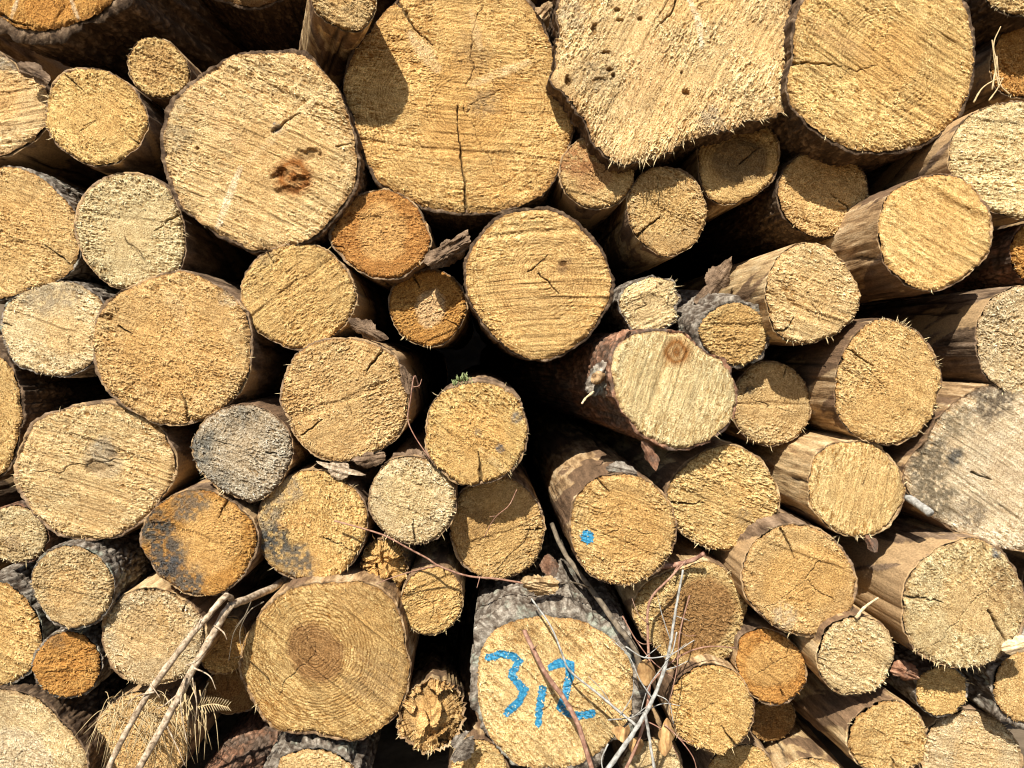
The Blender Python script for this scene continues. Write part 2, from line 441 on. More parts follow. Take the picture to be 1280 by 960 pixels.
    # --- torn fibres and saw crumbs standing off the face
    area = math.pi * Rm * Rm
    nf = int(area / 26e-6 * min(1.3, 0.35 + 0.75 * rough))
    fr_ = np.sqrt(rs.rand(nf)) * 0.985; ft = rs.uniform(-math.pi, math.pi, nf)
    fU = fr_ * Rn(ft) * np.cos(ft); fV = fr_ * Rn(ft) * np.sin(ft)
    fh, fc, fpx, fpy, fz = surface(fU, fV, fr_, ft)
    keep = rs.rand(nf) < np.clip(fz, 0.15, 1)
    fU, fV, fh, fc, fr_ = fU[keep], fV[keep], fh[keep], fc[keep], fr_[keep]
    nf = len(fU)
    B0 = C + fU[:, None] * e1 + fV[:, None] * e2 + (fh - 0.0004)[:, None] * n
    da = rs.normal(math.radians(-saw[0]), 0.7, nf) + math.pi * (rs.rand(nf) < .5)
    dirv = np.cos(da)[:, None] * e1 + np.sin(da)[:, None] * e2
    ln = rs.uniform(0.0014, 0.0034, nf) * (0.8 + 0.5 * rough) * (1 + 0.5 * (fr_ > 0.85)); wdt = rs.uniform(0.0007, 0.0014, nf)
    lift = rs.uniform(0.2, 0.85, nf)
    tip = B0 + ln[:, None] * (dirv * np.cos(lift)[:, None] + n * np.sin(lift)[:, None])
    sid = np.cross(n[None, :], dirv) * wdt[:, None]
    fl = np.stack([B0 - sid, B0 + sid, tip + sid * .5, tip - sid * .5], 1).reshape(-1, 3)
    fcol = np.clip(np.repeat(fc * rs.uniform(0.9, 1.35, nf)[:, None] * np.array([1.0, 1.06, 1.16]), 4, 0), 0, 0.86)
    fq = (np.arange(nf)[:, None] * 4 + np.arange(4)[None, :]) + len(verts)
    # --- frayed fibres along the rim (angles clockwise from the right, as seen)
    fv = []; ff = []
    for (a0, a1, dens, *lm) in fringe:
        lm = lm[0] if lm else 1.0
        k = int(abs(a1 - a0) / 360 * 2 * math.pi * Rm / 0.0030 * dens * .62)
        for _ in range(k):
            a = -math.radians(rs.uniform(a0, a1))
            if 0.6 * vn(np.array([a * 3]), np.array([0.3]), s + 60)[0] + 0.6 * vn(np.array([a * 11]), np.array([0.3]), s + 61)[0] < rs.uniform(-0.35, 0.6): continue
            R_ = float(Rn(np.array([a]))[0]) * rs.uniform(0.955, 1.0)
            b = C + R_ * (math.cos(a) * e1 + math.sin(a) * e2) - n * rs.uniform(0.001, 0.007)
            rad = math.cos(a) * e1 + math.sin(a) * e2
            d = rad * rs.uniform(.3, 1) + n * rs.uniform(-.05, .7) + e2 * rs.uniform(-.5, .15) + e1 * rs.uniform(-.35, .35)
            d /= np.linalg.norm(d)
            L = lm * (0.003 + 0.018 * rs.rand() ** 3); w = rs.uniform(0.0006, 0.0013)
            x = np.cross(d, n); x /= (np.linalg.norm(x) + 1e-9); y = np.cross(d, x)
            mid = b + d * L * .55 + rs.normal(0, .0006, 3); tipp = b + d * L + rs.normal(0, .0014, 3)
            o = len(fv)
            fv += [b + x * w, b - x * .5 * w + y * .9 * w, b - x * .5 * w - y * .9 * w, mid + x * w * .8, mid - x * .4 * w + y * .7 * w, mid - x * .4 * w - y * .7 * w, tipp]
            for j in range(3):
                j2 = (j + 1) % 3
                ff += [(o + j, o + j2, o + 3 + j2), (o + j, o + 3 + j2, o + 3 + j), (o + 3 + j, o + 3 + j2, o + 6)]
    root = empty('log', C)
    tag(root, label, 'log', 'logs stacked in the pile')
    pv = [verts, fl]; pc = [col, fcol]; pq = [quads, fq]
    if fv:
        fv = np.array(fv); pv.append(fv); pc.append(np.repeat(np.array(TONES['p'])[None] * rs.uniform(.8, 1.25, (len(fv) // 7, 1)), 7, 0))
        pq.append(np.array(ff) + len(verts) + len(fl))
    link_mesh('cut_end' if not broken else 'broken_end', np.concatenate(pv), pq, M['sawn'], root, cols=np.clip(np.concatenate(pc), 0, .86), origin=C, smooth=broken < .015)

    # --- the stem behind it
    btype, bt = bark[0], bark[1] * (0.62 if bark[1] < 8 else 1.0) * D / FPX
    na = int(max(48, min(400, 2 * math.pi * Rm / (0.0027 if btype in ('rough', 'grey', 'red') else 0.0042))))
    aa = np.linspace(-math.pi, math.pi, na + 1)[:-1]
    ts = [0.0]
    stp = 0.003 if btype in ('rough', 'grey', 'red') else 0.0045
    while ts[-1] < length:
        ts.append(ts[-1] + stp)
        if ts[-1] > 0.16: stp = min(0.08, stp * 1.12)
    ts = np.array(ts)
    AA, TT = np.meshgrid(aa, ts)
    arc = AA * Rm
    mask = np.zeros_like(AA); dirt = np.zeros_like(AA)
    if btype in ('rough', 'grey', 'red'):
        wx, wy = arc / 0.012, TT / 0.030
        # wrap the pattern round the stem without a seam
        blend = sstep(-math.pi, -math.pi + 0.5, AA)
        def pat(sh):
            x_ = (arc + sh * 2 * math.pi * Rm) / 0.012
            f1, f2 = worley(x_ + 0.7 * fb(x_, wy, s + 50, 2), wy + 0.6 * fb(x_ + 5, wy, s + 51, 2), s + 52)
            return sstep(0.02, 0.40, f2 - f1)
        pl = pat(0) * blend + pat(1) * (1 - blend)
        dsp = (0.0044 if btype != 'red' else 0.0030) * (pl - 0.5)
        dsp = dsp * min(1.0, Rm / 0.10 + 0.2)
        dirt = np.clip(1.15 * (1 - pl) + .25 * fb(np.cos(AA) * Rm * 60, np.sin(AA) * Rm * 60 + TT * 40, s + 63, 3), 0, 1) * .85
    else:
        dsp = 0.0007 * vn(np.cos(AA) * Rm / .006, np.sin(AA) * Rm / .006 + TT * 6, s + 53)
        # bark left on in scales, lengthwise drying cracks in the bare wood
        e = fb(np.cos(AA) * Rm * 20 + 4, np.sin(AA) * Rm * 20 + TT * 8, s + 54, 4) + {'brown': 0.08, 'peel': -0.03, 'tan': -0.16}[btype] + 0.25 * fb(np.cos(AA) * 1.3, np.sin(AA) * 1.3 + TT * 2, s + 58, 2)
        mask = sstep(0.0, 0.035, e)
        dsp = dsp + 0.0022 * mask * (0.6 + 0.5 * vn(np.cos(AA) * Rm * 130, np.sin(AA) * Rm * 130 + TT * 50, s + 59))
        for k in range(5):
            a0 = rs.uniform(-math.pi, math.pi)
            wd_ = np.abs((AA - a0 - 0.10 * vn(TT * 9, TT * 0 + k, s + 61) + math.pi) % (2 * math.pi) - math.pi) * Rm
            kk = (1 - sstep(.0012, .0042, wd_)) * sstep(-.2, .3, vn(TT * 7, TT * 0 + k, s + 62))
            dsp = dsp - 0.0035 * kk; dirt = np.maximum(dirt, kk)
    lowf = 0.012 * vn(np.cos(AA) * 1.5 + TT * 3, np.sin(AA) * 1.5, s + 55) * sstep(0, .2, TT)
    Rt = (Rn(AA) * (1 - 0.025 * TT + lowf) + bt * np.clip(0.95 + 2.1 * fb(np.cos(AA) * 2.6, np.sin(AA) * 2.6, s + 56, 4), 0.03, 1.9) + dsp * (0.12 + 0.88 * sstep(0.0, 0.05, TT)) + 0.001)
    edge = 0.0045 + 0.004 * fb(np.cos(AA[0]) * Rm * 90, np.sin(AA[0]) * Rm * 90, s + 57, 3)
    off = np.where(np.arange(len(ts))[:, None] == 0, edge[None, :], TT + edge[None, :] * 0.6)
    def ring3(R_, o_):
        return C + (R_ * np.cos(AA0))[..., None] * e1 + (R_ * np.sin(AA0))[..., None] * e2 + o_[..., None] * ax
    AA0 = AA
    body = ring3(Rt, off)
    AA0 = aa
    inner = ring3(Rn(aa) * 0.955, np.full(na, 0.0115))
    midr = ring3(Rn(aa) * 0.992, edge + 0.004)
    tv = np.concatenate([inner[None], midr[None], body]).reshape(-1, 3)
    nr = len(ts) + 2
    tc_ = np.zeros((len(tv), 3)); tc_[2 * na:, 0] = mask.ravel(); tc_[2 * na:, 1] = dirt.ravel(); tc_[:2 * na, 0] = .6
    r_, a_ = np.meshgrid(np.arange(nr - 1), np.arange(na), indexing='ij')
    r_ = r_.ravel(); a_ = a_.ravel(); a2 = (a_ + 1) % na
    tq = np.stack([r_ * na + a_, (r_ + 1) * na + a_, (r_ + 1) * na + a2, r_ * na + a2], 1)
    end = tv[-na:].mean(0)
    tv = np.concatenate([tv, end[None]]); tc_ = np.concatenate([tc_, tc_[-1:]])
    la = (nr - 1) * na + np.arange(na)
    tt_ = np.stack([(nr - 1) * na + (np.arange(na) + 1) % na, la, np.full(na, len(tv) - 1)], 1)
    link_mesh('stem' if btype == 'peel' else 'bark', tv, [tq, tt_], M[btype], root, origin=C, cols=tc_)

    rec = dict(root=root, C=C, n=n, e1=e1, e2=e2, ax=ax, verts=verts, quads=quads, px=px, py=py, h=h, Rm=Rm, Rn=Rn, rs=rs, D=D, surface=surface)
    LOGS.append(rec)
    return rec

def paint_on(rec, name, strokes, width, seed=3, label=None, nz=1.0):
    """sprayed paint lying on the cut end: the patches of the end's own relief that the strokes covered"""
    px, py = rec['px'], rec['py']
    best = np.full(len(px), 9.0)
    for pl in strokes:
        d, t = polydist(px, py, pl) if len(pl) > 1 else (np.hypot(px - pl[0][0], py - pl[0][1]), 0)
        best = np.minimum(best, d / width)
    best = best + nz * 0.26 * fb(px / 3.5, py / 3.5, seed, 3) + 0.22 * (_h(np.floor(px), np.floor(py), seed) - .5) + 0.22 * sstep(.0006, -.0022, rec['h'])
    inn = best < 1.0
    q = rec['quads']
    sel = q[inn[q].sum(1) >= 3]
    used, inv = np.unique(sel, return_inverse=True)
    v = rec['verts'][used] + rec['n'] * 0.0009
    ob = link_mesh(name, v, [inv.reshape(sel.shape)], M['paint'], rec['root'], origin=rec['C'])
    if label: ob['label'] = label
    return ob
# ------------------------------------------------------------------ the logs, outlines read in photo pixels
GREYROT = (0.17, 0.155, 0.125); DARK = (0.10, 0.075, 0.05); ORH = (0.42, 0.215, 0.07); BRH = (0.36, 0.20, 0.085)
PALE = (0.72, 0.58, 0.38)
BOT = ((15, 165, 0.6),)
log([(-35,-60),(-30,-15),(0,20),(18,31),(53,36),(92,28),(124,13),(142,-2),(152,-50),(140,-100),(60,-150),(-10,-120)],
    'huge log in black furrowed bark, orange end cut off by the top corner', .05, 'o', (-60, .6), .6, pith=(60, -6), rings=.6, bark=('rough', 11),
    streaks=[([(22,0),(14,22)], 4, PALE), ([(88,0),(97,22)], 4, PALE)], cracks=[([(0,16),(16,28),(40,33)], 2.5)], vp=(640, 330), fringe=())
log([(0,66),(22,90),(57,112),(58,150),(44,172),(20,186),(0,195),(-45,195),(-85,150),(-80,95),(-45,62)],
    'half hidden log with level saw ridges and torn rim below the huge bark covered log', .0, 'w', (-8, 1.2), .7, sw=.009, tilt=(0,.05), bark=('brown', 3), fringe=((60,200,.8),), stains=[(8,70,20,(.42,.36,.27),.7)])
log([(88,87),(117,85),(142,93),(163,110),(179,133),(183,156),(173,179),(156,193),(135,205),(113,205),(88,191),(67,175),(57,156),(58,131),(64,104),(74,92)],
    'round tan log with a fine diagonal crack at its top, directly beneath the smallest log', .04, 'y', (35, .5), .9, bark=('brown', 1.5), cracks=[([(80,92),(95,105),(108,118)], 1.6), ([(178,182),(160,170)], 1.4)], fringe=((150,250,.9),(250,280,.6)), heart=(36,(.52,.30,.10),.35))
log([(184,47),(205,50),(223,64),(234,81),(235,99),(227,112),(209,120),(188,119),(170,106),(161,88),(159,71),(166,57)],
    'smallest round log wedged under dark bark, touching the knot holed log', .03, 'y', (20, .4), .9, heart=(24,ORH,.35), bark=('peel', 1), fringe=((200,300,.4),))
log([(205,198),(207,159),(218,127),(241,103),(269,81),(294,69),(310,67),(338,63),(363,64),(381,69),(402,88),(420,106),(432,135),(441,166),(446,198),(443,227),(427,255),(406,283),(384,299),(352,306),(328,312),(310,312),(294,301),(262,283),(230,262),(212,230)],
    'large pale log with a crumbling knot hole and a torn white streak on its face', .05, 'w', (24, 1.2), .9, pith=(352,205), rings=.35, bark=('rough', 4),
    streaks=[([(300,210),(285,250),(272,284)], 7, (.80,.66,.44)), ([(312,200),(400,118)], 9, (.68,.48,.24)), ([(238,116),(300,180)], 14, (.58,.37,.17))], cracks=[([(341,165),(356,152),(374,140)], 3.4), ([(420,183),(440,178)],1.6)],
    knots=[(366,220,27)], holes=[(384,194,14,9,.007), (352,219,13,8,.009), (376,224,15,9,.009), (362,237,16,7,.006), (247,185,3,3,.008)], stains=[(345,160,8,(.45,.42,.38),.8),(220,170,22,GREYROT,.3),(215,130,25,GREYROT,.25)], fringe=((40,150,.4),))
log([(96,262),(103,248),(120,230),(142,220),(166,217),(191,223),(209,237),(221,262),(227,283),(229,312),(222,333),(205,347),(180,356),(155,360),(135,354),(115,336),(102,315),(95,290)],
    'pale pinkish round log with a short rim crack, touching the big notched log', .03, 'p', (10, .3), 1.1, bark=('brown', 2), cracks=[([(222,268),(208,278),(192,288)], 2.2)], fringe=((-20,90,.9),), rings=.35)
log([(0,209),(21,209),(46,220),(71,241),(90,260),(96,283),(97,311),(92,330),(78,347),(55,357),(35,362),(0,373),(-40,370),(-75,340),(-85,290),(-70,240),(-35,213)],
    'broad yellow log cut by the frame, left neighbour of the pale pinkish log', .02, 'y', (20, .5), 1.0, rings=.5, pith=(0,290), bark=('grey', 3), cracks=[([(86,330),(72,318),(56,306)], 2.0)], fringe=((70,120,.4),))
log([(7,381),(21,370),(42,360),(64,352),(85,352),(106,361),(124,370),(130,391),(127,413),(119,445),(106,459),(85,468),(64,469),(39,462),(18,453),(9,434),(2,416),(0,402)],
    'buff log with a greyed upper rim tucked behind the big log with the notch', .02, 'p', (20, .5), 1.0, bark=('grey', 3), stains=[(50,370,26,(.33,.27,.19),.5),(90,362,22,(.33,.27,.19),.5)], rings=.45, pith=(85,420), cracks=[([(0,404),(16,408)],2)], fringe=((150,230,.8),(70,110,.8)))
log([(135,377),(152,363),(166,356),(191,347),(212,342),(227,340),(248,345),(269,356),(290,370),(305,388),(312,420),(312,445),(308,469),(294,494),(269,515),(241,528),(220,531),(191,526),(163,512),(142,494),(127,473),(119,448),(119,420),(122,395)],
    'big yellow log with a notch in its rim and one deep crack at the bottom', .06, 'y', (22, .4), 1.1, pith=(225,440), rings=.5, bark=('brown', 3), cracks=[([(236,527),(233,508),(228,490)], 4.2), ([(150,408),(166,418)], 1.8)],
    holes=[(134,396,10,6,.012)], streaks=[([(210,365),(236,415)], 13, (.62,.42,.2))], stains=[(285,372,14,PALE,.5)], fringe=((-60,40,.8),(200,300,.6)))
log([(0,446),(11,459),(19,480),(23,505),(21,537),(16,565),(7,586),(0,593),(-30,600),(-60,570),(-70,515),(-55,460),(-25,440)],
    'rough barked log mostly cropped by the frame, next to the wide oval log', .02, 'y', (60, .5), 1.2, bark=('rough', 6), fringe=((-60,60,.5),))
log([(21,576),(27,551),(39,533),(60,519),(85,510),(117,507),(149,508),(174,519),(195,533),(209,554),(219,583),(212,604),(198,622),(188,640),(170,655),(145,668),(110,674),(71,667),(45,645),(28,620),(20,598)],
    'wide oval log with a crumbly grey core and slanted saw lines', .04, 'w', (18, .9), .8, pith=(128,577), rings=.6, heart=(24,(.42,.32,.19),.6), bark=('brown', 3), holes=[(120,585,18,10,.004),(140,568,12,7,.004)], cracks=[([(212,620),(196,626),(176,612)], 2.2)], fringe=((170,290,.9),(-20,30,.9)), stains=[(130,565,20,(.5,.42,.3),.5)])
log([(240,565),(239,552),(248,537),(269,516),(294,507),(319,507),(331,512),(349,526),(361,544),(364,565),(356,590),(342,611),(321,625),(300,623),(283,615),(262,600),(244,579)],
    'weathered grey log with a dark mouldy left rim and shaggy bottom edge', .05, 'g', (25, .3), 1.25, bark=('peel', 2), stains=[(248,560,26,(.24,.22,.175),.8),(270,600,20,(.34,.31,.25),.5),(300,520,22,(.24,.21,.16),.5)], cracks=[([(333,566),(358,570)], 1.8)], fringe=((40,170,1.4),))
log([(302,380),(301,357),(312,336),(324,320),(345,310),(370,305),(395,308),(416,320),(429,333),(438,349),(445,374),(437,395),(420,416),(399,430),(374,436),(349,430),(328,418),(312,402)],
    'plain tan log with fine diagonal lines below the orange log', .03, 'y', (-35, .6), .8, bark=('brown', 2), heart=(40,(.52,.30,.10),.3), stains=[(330,318,16,(.3,.2,.1),.5)], fringe=((-60,20,.9),(200,260,.6)), cracks=[([(330,310),(342,330)],1.4)])
log([(413,294),(420,276),(434,255),(459,241),(480,237),(501,244),(519,258),(531,280),(537,305),(530,322),(508,342),(480,348),(452,338),(427,317),(415,305)],
    'bright orange log with an even round rim, snug between the two large logs', .02, 'r', (0, .2), .8, bark=('brown', 2.5), pith=(478,290), heart=(34,(.60,.36,.13),.6), rings=.8, fringe=((0,40,.9),(170,200,.9)), cracks=[([(416,306),(430,310)],1.6)])
log([(487,377),(491,363),(505,347),(526,340),(544,338),(565,347),(577,363),(583,384),(577,402),(565,420),(544,432),(523,430),(505,420),(491,399)],
    'small orange brown log with a dark crack at the top, under the torn bark chunk', -.04, 'o', (-22, .5), .9, pith=(538,385), heart=(22,(.62,.44,.24),.6), bark=('brown', 2), cracks=[([(518,345),(526,361)], 2.2), ([(582,412),(560,402)], 1.6)], fringe=((60,130,.7),))
log([(494,0),(476,18),(462,39),(445,60),(434,85),(430,106),(437,135),(448,166),(462,205),(476,227),(498,244),(530,257),(558,264),(586,267),(618,267),(643,262),(672,248),(690,227),(703,198),(713,170),(715,149),(706,113),(697,71),(683,39),(665,5),(630,-20),(570,-30),(520,-15)],
    'largest log of the pile, smooth tan face long crack running to its lower rim', .0, 'a', (4, .8), .65, pith=(580,135), rings=1.0, bark=('rough', 3),
    cracks=[([(583,266),(580,225),(574,180),(571,132)], 2.5), ([(497,0),(512,24),(522,40),(540,56)], 3.0)], streaks=[([(515,45),(545,85)], 14, (.68,.49,.26)), ([(590,105),(660,78)], 9, (.66,.47,.24)), ([(590,15),(600,60)], 8, (.6,.4,.19))],
    stains=[(590,70,30,(.36,.22,.1),.4),(606,128,22,(.4,.27,.14),.5)], fringe=((-20,30,.3),), tilt=(0.02, .02))
log([(703,-5),(699,21),(697,60),(690,80),(687,95),(687,110),(708,118),(711,135),(726,149),(743,170),(755,189),(770,201),(786,204),(797,194),(806,189),(820,194),(842,184),(866,168),(899,159),(931,152),(958,150),(972,149),(981,138),(986,112),(985,71),(982,21),(982,0),(983,-40),(950,-90),(850,-110),(760,-90),(715,-45)],
    'big squarish log with beetle holes and a shaggy torn lower corner', .05, 'w', (-62, .8), 1.25, jagk=3.2, pith=(880,-40), rings=.35, bark=('rough', 2.5),
    holes=[(772,12,5,3,.008),(775,25,4.5,2.2,.008),(800,24,3,3.5,.009),(757,65,6.9,3,.008),(762,87,4.5,3,.009),(766,95,2.8,3.5,.009),(852,90,2.5,2.5,.007),(858,115,5.5,4.5,.012),(743,35,4,6,.008),(752,100,10,4,.006),(710,100,4,8,.01)],
    cracks=[([(846,0),(838,18),(818,38)], 2.0)], streaks=[([(862,0),(872,25),(877,58)], 6, (.80,.68,.48)), ([(790,120),(820,60)], 30, (.60,.38,.17))], stains=[(715,20,22,(.52,.42,.27),.5),(745,95,30,(.5,.40,.24),.4),(890,150,20,(.42,.35,.25),.5)], fringe=((20,150,2.2,1.2),(95,150,3.2,2.0),(175,230,1.2)))
log([(1007,0),(997,28),(993,71),(986,106),(990,128),(1007,149),(1032,170),(1064,184),(1099,188),(1138,182),(1170,170),(1195,149),(1209,117),(1218,78),(1218,43),(1209,11),(1204,0),(1180,-25),(1140,-45),(1090,-45),(1040,-30)],
    'large round tan log with slanted saw lines at the top, right of the squarish log', .07, 'y', (30, 1.3), .7, pith=(1110,75), rings=.9, bark=('rough', 4), cracks=[([(990,80),(1010,78),(1052,82)], 2.6)], fringe=((90,170,.4),), streaks=[([(1000,20),(1080,70)], 16, (.50,.30,.12))])
log([(388,-15),(390,0),(395,12),(413,27),(434,37),(455,34),(466,18),(470,0),(466,-30),(440,-55),(410,-50)],
    'peeled log jutting forward at the top edge, casting a shadow on the largest log', .15, 'w', (20, .9), .8, bark=('tan', 1), vp=(330, 330), fringe=((0,110,.5),))
log([(701,216),(704,198),(715,182),(736,172),(757,172),(779,184),(791,205),(791,227),(782,244),(765,255),(743,260),(722,253),(706,237)],
    'small reddish log half shaded under the shaggy corner of the squarish log', .0, 'y', (20, .4), .8, bark=('brown', 2), rings=.5, pith=(742,222), heart=(22,(.36,.18,.07),.6), stains=[(722,200,26,(.55,.26,.10),.8)], fringe=())
log([(786,262),(788,241),(800,220),(821,209),(842,210),(864,221),(878,241),(883,262),(878,287),(864,308),(842,319),(828,320),(811,308),(796,294)],
    'dim ochre log with a long black crack from its lower left rim', .0, 'y', (25, .2), 1.0, bark=('tan', 1.5), cracks=[([(784,312),(800,292),(826,270)], 3.2)], rings=.45, pith=(832,262), heart=(34,(.5,.32,.11),.3), fringe=((-30,60,.5),))
log([(874,202),(878,177),(892,160),(915,153),(945,153),(968,165),(974,190),(970,215),(955,235),(930,247),(905,255),(885,245),(876,222)],
    'shaded log with a dark ringed heart beneath the squarish log', -.03, 'y', (20, .2), .7, pith=(925,200), rings=1.7, heart=(33,(.20,.125,.055),.85), bark=('peel', 2), cracks=[([(925,204),(950,185)],1.2)], fringe=())
log([(974,234),(977,220),(990,202),(1011,188),(1032,183),(1057,193),(1075,209),(1083,227),(1083,251),(1076,269),(1060,283),(1039,294),(1014,294),(993,283),(979,264)],
    'cracked yellow log in dark bark, shadowed on top by the large round log', -.03, 'y', (20, .2), 1.0, bark=('rough', 3), cracks=[([(1068,272),(1056,256),(1038,243)], 3.0)], heart=(38,(.6,.38,.15),.3), fringe=((60,140,.3),))
log([(1100,290),(1099,276),(1110,248),(1135,228),(1160,220),(1188,219),(1209,227),(1227,244),(1239,266),(1241,294),(1234,319),(1220,335),(1195,352),(1167,363),(1145,360),(1124,345),(1106,324)],
    'log with bold slanted saw grooves and a peeled tan side', .13, 'y', (30, 1.3), .45, pith=(1175,285), rings=.3, sw=.0105, bark=('peel', 1.5), fringe=((90,180,.4),), vp=(590,450))
log([(1188,200),(1192,175),(1205,152),(1225,138),(1255,128),(1285,127),(1320,140),(1345,180),(1340,225),(1315,260),(1275,272),(1245,264),(1215,248),(1195,225)],
    'pale whitish log with fine curved lines, cut by the right edge above the grooved log', .10, 'p', (8, .7), .9, rings=.4, pith=(1280,200), bark=('brown', 2), fringe=())
log([(1243,70),(1247,52),(1259,39),(1285,31),(1315,45),(1325,80),(1310,112),(1280,120),(1258,116),(1244,102),(1241,85)],
    'orange log with dry grass stems in front, at the right edge', -.05, 'o', (60, .3), 1.2, bark=('brown', 2), fringe=((100,250,.9),))
log([(1225,-25),(1232,-5),(1248,8),(1275,17),(1310,12),(1330,-20),(1310,-60),(1265,-70),(1235,-55)],
    'shaggy log end barely showing in the top right corner', .03, 'w', (30, .5), 1.3, bark=('rough', 3), fringe=((40,170,1.5),))
log([(1266,318),(1269,298),(1282,282),(1310,280),(1335,300),(1335,340),(1310,355),(1284,350),(1270,335)],
    'orange brown log sliver at the right edge between two paler logs', .05, 'o', (30, .4), 1.0, bark=('red', 2))
log([(1224,425),(1227,400),(1235,382),(1250,368),(1275,358),(1310,365),(1335,400),(1335,450),(1315,485),(1285,495),(1255,487),(1238,474),(1228,452)],
    'buff log with a long brown stem over the big grey weathered log', .09, 'p', (30, .3), 1.2, bark=('brown', 2), fringe=((60,160,.5),))
log([(959,362),(966,336),(980,316),(1003,305),(1030,307),(1050,325),(1066,347),(1075,367),(1071,391),(1057,409),(1032,422),(1007,429),(985,425),(969,412),(962,388)],
    'peeled log with fibrous pale face and short fringe below the grooved log', .09, 'w', (20, 1.1), .8, bark=('tan', 1.5), cracks=[([(964,414),(982,412),(994,396)], 2.4)], pith=(1010,365), fringe=((-30,30,1.3),(30,130,1.0)))
log([(874,413),(880,399),(896,386),(917,379),(935,383),(952,397),(959,413),(958,430),(947,448),(927,456),(906,453),(889,441),(878,427)],
    'small ochre log wrapped in a thick collar of pale grey bark', .05, 'y', (0, .3), .8, bark=('grey', 7.5), heart=(34,(.52,.3,.1),.5), rings=.3, pith=(920,418), fringe=((60,130,.4),), vp=(560,330))
log([(775,377),(782,361),(800,351),(821,347),(842,352),(843,362),(850,372),(843,384),(845,396),(833,408),(818,413),(796,414),(786,402),(777,390)],
    'small splintered pale log with whitish bark, above the cream log with upright saw lines', .0, 'p', (-25, .9), 1.3, bark=('grey', 3), fringe=((-60,40,3.0),), broken=.006)
log([(766,459),(768,445),(775,430),(789,419),(811,414),(835,416),(857,418),(871,430),(885,443),(903,450),(913,466),(920,487),(919,508),(910,530),(892,546),(871,554),(846,561),(825,553),(807,544),(789,526),(775,505),(768,480)],
    'cream log with upright saw lines and red bark bearing a knot stub', .10, 'p', (-72, .9), .45, sw=.0052, bark=('red', 4), knots=[(846,440,20)], pith=(846,440), rings=.2, fringe=((20,60,.8),), vp=(480,440), stains=[(848,442,14,(.38,.24,.12),.3)])
log([(918,505),(920,485),(930,468),(945,456),(965,452),(985,458),(1000,470),(1009,488),(1014,508),(1010,528),(1000,543),(983,553),(962,557),(940,550),(926,538),(919,522)],
    'small round log with a sharp shadow over its upper left and a dark spot', -.02, 'w', (0, .2), 1.1, bark=('peel', 1.5), stains=[(937,488,7,(.08,.06,.04),.9)], fringe=((20,150,.9),), cracks=[([(985,455),(980,470)],2)])
log([(1046,484),(1050,459),(1060,434),(1078,413),(1096,400),(1117,400),(1138,409),(1156,423),(1170,445),(1176,466),(1174,491),(1167,519),(1149,540),(1128,553),(1099,554),(1075,547),(1057,530),(1046,508)],
    'round ochre log with a crest of pale fibres on top and clear rings', .09, 'y', (30, .3), .9, pith=(1110,490), rings=.8, heart=(40,(.55,.32,.11),.3), bark=('peel', 2), cracks=[([(1053,431),(1070,443),(1092,458)], 2.6)], fringe=((240,310,3.2),(-50,60,1.2)))
log([(1013,615),(1014,593),(1021,572),(1039,558),(1064,553),(1089,554),(1110,569),(1124,586),(1131,607),(1129,628),(1122,643),(1110,659),(1089,670),(1064,670),(1043,661),(1025,645),(1014,628)],
    'smooth yellowish log with clean upright saw lines, beside the grey stick', .08, 'w', (-80, .9), .45, sw=.0065, pith=(1080,605), rings=.6, bark=('tan', 2), fringe=((60,130,.9),))
log([(1131,593),(1142,572),(1160,551),(1174,522),(1195,505),(1216,491),(1241,484),(1275,485),(1320,500),(1360,545),(1370,600),(1345,660),(1300,690),(1255,686),(1225,675),(1190,660),(1160,640),(1140,620)],
    'big grey weathered log with mouldy rim, cut by the right edge', .08, 'v', (35, .9), .55, pith=(1300,590), rings=.5, bark=('peel', 3), stains=[(1160,575,36,(.26,.20,.125),.85),(1165,625,36,(.27,.21,.13),.85),(1192,525,28,(.32,.25,.15),.7),(1195,572,12,(.14,.13,.11),.8),(1215,640,22,(.26,.2,.13),.7),(1240,500,30,(.2,.15,.10),.8)], cracks=[([(1215,590),(1240,600),(1228,592)],1.5)], fringe=((100,200,.6),))
log([(834,622),(838,605),(850,590),(868,573),(892,560),(917,557),(940,568),(960,590),(972,613),(973,640),(960,660),(938,678),(913,687),(890,686),(864,673),(846,652)],
    'pale log with bristly face and a side crack, right of the blue dotted log', .03, 'w', (25, .8), 1.1, bark=('tan', 2.5), cracks=[([(838,628),(850,630),(880,628)], 2.6)], stains=[(930,645,12,(.35,.25,.14),.5)], fringe=((10,150,1.3),))
rec_dot = log([(715,645),(719,625),(732,608),(750,597),(772,595),(796,596),(818,608),(835,625),(845,650),(842,684),(828,707),(807,724),(782,732),(757,727),(735,713),(720,692),(715,668)],
    'log marked with a single blue paint dot, its stem side stained brown', .10, 'y', (22, .7), .9, bark=('peel', 2), pith=(780,660), fringe=((-20,120,.7),), vp=(590, 420), cracks=[([(748,598),(762,616)],1.5)])
log([(533,545),(536,520),(540,505),(551,491),(570,483),(588,479),(611,480),(629,487),(646,500),(654,520),(659,540),(652,566),(637,588),(604,604),(580,607),(558,592),(540,575),(532,560)],
    'golden log topped with a tuft of green lichen and cracked at the bottom', .06, 'y', (40, .5), 1.0, bark=('brown', 3), pith=(597,540), rings=.3, cracks=[([(602,605),(600,585),(597,565)], 3.4)], stains=[(625,560,6,(.2,.2,.2),.9),(646,522,9,(.25,.24,.22),.7),(597,540,6,(.3,.24,.16),.6)], streaks=[([(600,560),(634,592)], 6, (.66,.47,.22)), ([(545,545),(600,600)], 26, (.52,.31,.11))], fringe=((-60,60,1.2),(200,290,.9)))
